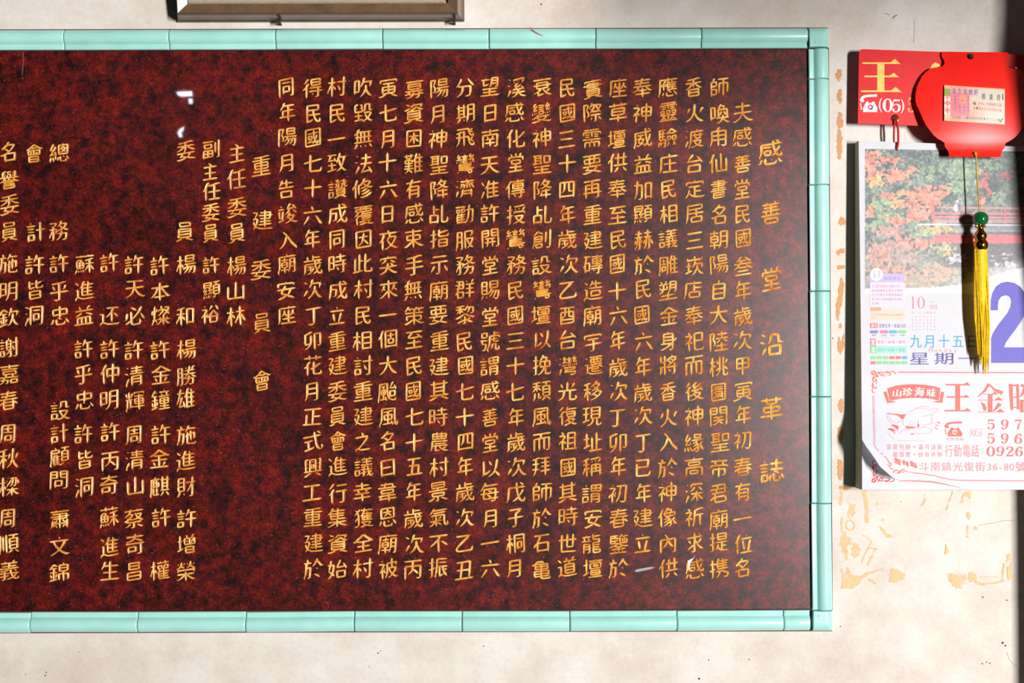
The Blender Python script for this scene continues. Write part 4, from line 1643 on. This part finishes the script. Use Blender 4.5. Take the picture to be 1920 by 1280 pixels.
mb = MB()
oc = [(1608.5, 231.5), (1610.5, 100.5), (1611.2, 96.5), (1613.5, 93.3), (1618, 92), (1996, 105.5), (2001, 111), (1999, 246)]
mb.prism([at(x, y, HD) for x, y in oc], [at(x, y, HD - 3.5) for x, y in oc])
header = mb.build('header_card', 'red_card', cal)
H = lambda name, mat, fn, k=.25: printed(name, mat, fn, header, dep=lambda x, y: HD + k)
H('header_character', 'gold_print', lambda mb, d: [ming_wang(mb, 1614, 113.5, 1689, 174, d), ming_jin(mb, 1724, 117, 1799, 178, d),
    flat(mb, [(1743.5, 129.5), (1748, 120), (1768, 124), (1767, 126), (1757, 126.5)], d)])
H('telephone_symbol', 'white_print', lambda mb, d: telephone(mb, 1612.5, 177, 1645, 210, d))
H('area_code', 'white_print', lambda mb, d: [put_digit(mb, c, x, y, x + w, y + h, d, k) for c, x, y, w, h, k in (('(', 1645, 184, 12, 25, 1.0), ('0', 1655, 184.5, 19, 25.5, 1.0), ('5', 1672, 186, 18, 25, 1.0), (')', 1686, 186, 12, 25, 1.0))])
H('telephone_number', 'orange_print', lambda mb, d: [put_digit(mb, '5', 1700.5, 182.5, 1720, 211, d), put_digit(mb, '9', 1724, 184, 1744, 212, d)])
ex, _, ez = at(1678, 222.5, HD)
mb = MB()
for r0, r1, y in ((.0048, .0078, HD + .2),):
    n = 28
    o = 0
    for r, h in ((r1, 0.0), (r1 - .0006, 1.0), (r0 + .0006, 1.2), (r0, .2)):
        for k in range(n):
            w = 2 * math.pi * k / n
            mb.v.append((ex + r * math.cos(w), -(y + h) / 1000, ez + r * math.sin(w)))
    for i in range(3):
        for k in range(n):
            k2 = (k + 1) % n
            mb.f.append((i * n + k, i * n + k2, (i + 1) * n + k2, (i + 1) * n + k))
mb.build('eyelet', 'brass', header, smooth=True)
mb = MB()
mb.lathe((ex, -(HD + .05) / 1000, ez), (0, -1, 0), [(0, .0049), (.0002, .0049)], 20)
mb.build('eyelet_hole', 'black', header)


def cord(path, r):
    P = [at(x, y, d) for x, y, d in path]
    # Catmull-Rom through the given points
    out = []
    for i in range(len(P) - 1):
        p0, p1, p2, p3 = [np.array(P[max(0, min(len(P) - 1, j))]) for j in (i - 1, i, i + 1, i + 2)]
        for t in np.linspace(0, 1, 8, endpoint=False):
            out.append(tuple(.5 * ((2 * p1) + (-p0 + p2) * t + (2 * p0 - 5 * p1 + 4 * p2 - p3) * t * t + (-p0 + 3 * p1 - 3 * p2 + p3) * t ** 3)))
    out.append(P[-1])
    mb = MB()
    mb.tube(out, r, 8)
    return mb.build('hanging_cord', 'red_cord', cal, smooth=True)


cord([(1678, 222, 29), (1678, 226, 33), (1676.5, 240, 33), (1676, 262, 31), (1677, 272, 27)], .0019)
cord([(1679, 221, 29), (1681, 226, 34), (1684, 245, 35), (1684, 268, 35), (1682, 278, 33.5), (1681.5, 281, 30)], .0021)
cord([(1967, 232, 29), (1968, 240, 34), (1970, 255, 35), (1970, 280, 35), (1969, 292, 31)], .0021)

# ------------------------------------------------------------------ red lantern ornament
LROWS = [(97.5, 62.5), (103, 63), (108, 61.5), (113, 58.5), (118, 57), (122, 58), (124.5, 60), (127, 68), (129, 82), (132, 87), (136, 92), (144, 99), (155, 105), (165, 109), (178, 111.3), (191, 111.5), (200, 108.5),
         (210, 103.5), (222, 98.5), (236, 91.5), (246, 84), (255, 77), (261, 69), (267, 58.5), (270, 56.5), (274, 57), (279, 53.5), (283, 50.5), (288, 49), (294, 48.5)]
LCX = 1828.0


def dep_lantern(x, y):
    u = (x - LCX) / 112
    v = max(-1.0, min(1.0, (y - 188) / 95))
    base = 32.5 + 20.0 * (y - 97.5) / 196.5
    puff = 9.0 * max(0, 1 - u * u) * max(0, 1 - v * v)
    flare = 5.0 * max(0, (y - 262) / 32) ** 2
    return base + puff + flare


orn = empty('lantern_ornament', at(1828, 294, 52), 'red plastic lantern-shaped ornament with green bead and yellow tassel hanging over the calendar', 'ornament')
mb = MB()
NC = 28
rows = []
for (a, b), (c, d) in zip(LROWS, LROWS[1:]):
    k = max(1, int((c - a) / 4))
    rows += [(a + (c - a) * i / k, b + (d - b) * i / k) for i in range(k)]
rows.append(LROWS[-1])
for side in (0, 1):
    for y, hw in rows:
        for i in range(NC + 1):
            x = LCX + hw * (2 * i / NC - 1)
            yy_ = y + (x - LCX) * .012
            mb.v.append(at(x, yy_, dep_lantern(x, y) - 2.2 * side))
n, r = NC + 1, len(rows)
for side in (0, 1):
    o = side * n * r
    for j in range(r - 1):
        for i in range(NC):
            q = (o + j * n + i, o + j * n + i + 1, o + (j + 1) * n + i + 1, o + (j + 1) * n + i)
            mb.f.append(q if side == 0 else q[::-1])
o = n * r
for j in range(r - 1):
    for i in (0, NC):
        mb.f.append((j * n + i, (j + 1) * n + i, o + (j + 1) * n + i, o + j * n + i))
for i in range(NC):
    for j in (0, r - 1):
        mb.f.append((j * n + i, j * n + i + 1, o + j * n + i + 1, o + j * n + i))
plate = mb.build('lantern_plate', 'lantern', orn, smooth=True)
mb = MB()
mb.tube([at(1900, 124, dep_lantern(1900, 124) + .8), at(1903.5, 126, dep_lantern(1903, 126) + 1.4), at(1907, 129, dep_lantern(1907, 129) + .8)], .0009, 6)
mb.build('edge_glint', 'glint_steel', plate)  # small bright bar added for the glint on the lantern's edge

# cord, bead, gilded cap and tassel hang from the foot of the lantern
GD = 62.0
mb = MB()
P = [at(1829.5, 287, 60.0), at(1830, 294, 60.5), at(1831.5, 330, 62), at(1834.5, 365, 64), at(1836.5, 396, 66)]
mb.tube(P, .0014, 8)
mb.tube([at(1827.5, 290, 60), at(1829, 284, 61), at(1831.5, 286, 61), at(1831, 291, 61)], .0012, 6)
mb.build('hanging_string', 'gold_cord', orn, smooth=True)
bx, by, bz = at(1838, 410.5, 66)
mb = MB()
RB = .0138
mb.lathe((bx, by, bz + RB), (0.02, 0, -1), [(RB - RB * math.cos(t), RB * math.sin(t) * 1.04) for t in np.linspace(.12, math.pi - .12, 22)], 32)
mb.build('glass_bead', 'jade', orn, smooth=True)
cx0, cy0, cz0 = at(1838, 424, 66)
k = .97 / 1000
mb = MB()
mb.lathe((cx0, cy0, cz0), (0.012, 0, -1), [(0, 0.0075), (.5 * k, .0085), (1.5 * k, .0082), (3 * k, .0058), (6 * k, .0055), (9 * k, .0068), (13 * k, .0096), (17 * k, .0115), (21 * k, .0112), (24.5 * k, .0095), (26 * k, .0092),
                                        (28 * k, .0108), (32 * k, .0130), (36 * k, .0133), (40 * k, .0125), (43 * k, .0112), (44.5 * k, .0100)], 32)
for a in range(10):
    w = 2 * math.pi * a / 10
    mb.tube([(cx0 + .0075 * math.cos(w), cy0 + .0075 * math.sin(w), cz0 - .002), (cx0 + .0095 * math.cos(w), cy0 + .0095 * math.sin(w), cz0), (cx0 + .0102 * math.cos(w), cy0 + .0102 * math.sin(w), cz0 + .0018)], [.0014, .0012, .0006], 6)
mb.build('gilded_cap', 'brass', orn, smooth=True)
mb = MB()
rs = random.Random(5)
for i in range(230):
    a, rr = rs.uniform(0, 2 * math.pi), math.sqrt(rs.random())
    x0, y0 = 11.6 * rr * math.cos(a), 8.0 * rr * math.sin(a)
    spread = rs.uniform(1.05, 1.3)
    ln = rs.choice([rs.uniform(150, 186), rs.uniform(180, 206), rs.uniform(196, 222)])
    if rr * math.cos(a) > -.2 and rs.random() < .16:
        ln = rs.uniform(216, 236)
    ph, am = rs.uniform(0, 6.28), rs.uniform(.2, 1.3)
    drift = 2.5 * rs.random() + (7 if ln > 200 else 1.5) * .5
    pts = []
    for t in np.linspace(0, 1, 11):
        s = 1 + (spread - 1) * min(1, t * 3)
        if t > .72:
            s *= 1 - .35 * (t - .72) / .28
        xx_ = 1838.5 + (x0 * s + am * math.sin(ph + t * 9) * min(1, t * 4)) + drift * t * 1.4
        pts.append(at(xx_, 466.5 + ln * t, 65.0 + y0 * s * .9 + am * .5 * math.cos(ph + t * 7) - 1 * t))
    mb.tube(pts, [.00085] * 9 + [.0007, .00045], 5)
mb.tube([at(1838, 467, 66), at(1839.5, 560, 65), at(1841, 640, 64)], [.0095, .0095, .004], 12)
mb.build('tassel_threads', 'thread', orn, smooth=True)

# nail that carries the calendar and the lantern
x, _, z = at(1820, 105.5, 38)
mb = MB()
mb.lathe((x, .004, z), (0, -1, 0), [(0, .0016), (.036, .0016), (.0365, .0062), (.039, .0064), (.042, .0054), (.0440, .003)], 20)
tag(mb.build('hanging_nail', 'black', smooth=True), 'black round-headed nail at the top of the red lantern ornament', 'nail')

# ------------------------------------------------------------------ business card stuck on the lantern
cardo = empty('business_card', at(1828, 230, 60), 'cream and pink business card stuck on the red lantern ornament', 'business card')
C4 = [(1770.5, 159.5), (1884, 166.5), (1884, 234), (1770.5, 226)]


def card_uv(u, v):
    a = [C4[0][k] + (C4[1][k] - C4[0][k]) * u for k in (0, 1)]
    b = [C4[3][k] + (C4[2][k] - C4[3][k]) * u for k in (0, 1)]
    return (a[0] + (b[0] - a[0]) * v, a[1] + (b[1] - a[1]) * v)


def dep_card(x, y):
    return 32.5 + 20.0 * (y - 97.5) / 196.5 + 9.2 + 1.2 * (1 - ((y - 196) / 34) ** 2)


mb = MB()
GW, GH = 76, 48
ca, cb = fbm((GH + 1, GW + 1), 12, 70, 3), fbm((GH + 1, GW + 1), 8, 77, 3)
for j in range(GH + 1):
    for i in range(GW + 1):
        u, v = i / GW, j / GH
        x, y = card_uv(u, v)
        mb.v.append(at(x, y, dep_card(x, y)))
        cream = np.array([226, 216, 198])
        pinkc = np.array([240, 128, 122]) * (1 - ca[j, i]) + np.array([250, 196, 150]) * ca[j, i]
        rose_ = np.array([236, 108, 140])
        w_ = max(0, min(1, (0.62 - u) * 3 + (cb[j, i] - .5) * 1.2))
        c_ = cream * (1 - w_) + pinkc * w_
        if u < .42 and .2 < v < .82:
            c_ = c_ * .45 + rose_ * .55
        if .26 < u < .36 and .15 < v < .5:
            c_ = c_ * .5 + np.array([250, 180, 96]) * .5
        if u < .02 or v < .03 or v > .97:
            c_ = np.array([236, 176, 130])
        if u < .105:
            c_ = np.array([246, 190, 150])
            if .1 < v < .3:
                c_ = np.array([150, 170, 84])
            dm = abs(((v * 5) % 1) - .5) + abs(u / .105 - .5)
            if .33 < v < .82:
                c_ = np.array([250, 232, 216]) if dm > .5 else np.array([230, 140, 132])
        mb.c.append(lin(tuple(np.clip(c_, 0, 255))))
mb.f = [(j * (GW + 1) + i, j * (GW + 1) + i + 1, (j + 1) * (GW + 1) + i + 1, (j + 1) * (GW + 1) + i) for j in range(GH) for i in range(GW)]
o = len(mb.v)
ring = [0, GW, (GH + 1) * (GW + 1) - 1, GH * (GW + 1)]
for k in ring:
    a, b, c_ = mb.v[k]
    mb.v.append((a, b + .0010, c_))
    mb.c.append(lin((226, 206, 186)))
mb.f.append((o, o + 1, o + 2, o + 3))
card = mb.build('card_face', 'card', cardo)
CK = lambda name, mat, fn: printed(name, mat, fn, card, dep=lambda x, y: dep_card(x, y) + .25)


def cline(mb, s, u0, v0, u1, v1, d, fill=.9):
    (x0, y0), (x1, y1) = card_uv(u0, v0), card_uv(u1, v1)
    _, yb = card_uv(u0, v1)
    put_text(mb, s, x0, y0, x1, yb, d, fill, skew=y1 - yb)


CK('card_heading', 'blue_ink', lambda mb, d: [cline(mb, '泰吉壽佛軒', .12, .06, .57, .24, d, .75)])
CK('card_columns', 'lavender', lambda mb, d: [put_text(mb, s, x, y, x + 4.6, y + 5, d) for x, ys, t in ((1789, (178, 184, 190, 196, 202), '神佛開光安'), (1797.5, (198, 204), '擇日'), (1801.5, (186,), '命'), (1806, (199, 205), '祭改'), (1813.5, (180, 186, 192, 198, 204), '祭祀法會用')) for y, s in zip(ys, t)])
CK('card_name', 'dark_ink', lambda mb, d: [cline(mb, '蔡東奇', .59, .16, .96, .34, d, .55)])
CK('card_numbers', 'rose', lambda mb, d: [cline(mb, '(05)7888528', .55, .41, .95, .50, d, 1.1), cline(mb, '0937270216', .57, .55, .95, .64, d, 1.1)])
CK('card_symbols', 'dark_ink', lambda mb, d: [telephone(mb, *card_uv(.475, .41), *card_uv(.525, .49), d), cline(mb, '手機', .475, .55, .565, .63, d)])
CK('card_address', 'grey_ink', lambda mb, d: [cline(mb, '雲林縣元長鄉合和村西莊路71之1號', .12, .83, .93, .92, d, .85)])
mb = MB()
for p in ([card_uv(.965, .13), card_uv(.97, .31)], [card_uv(.97, .82), card_uv(.945, .88), card_uv(.925, .94)]):
    ribbon(mb, p, [1.0, 1.4, 1.2][:len(p)], lambda x, y: dep_card(x, y) + .3)
mb.build('pen_mark', 'black', card)
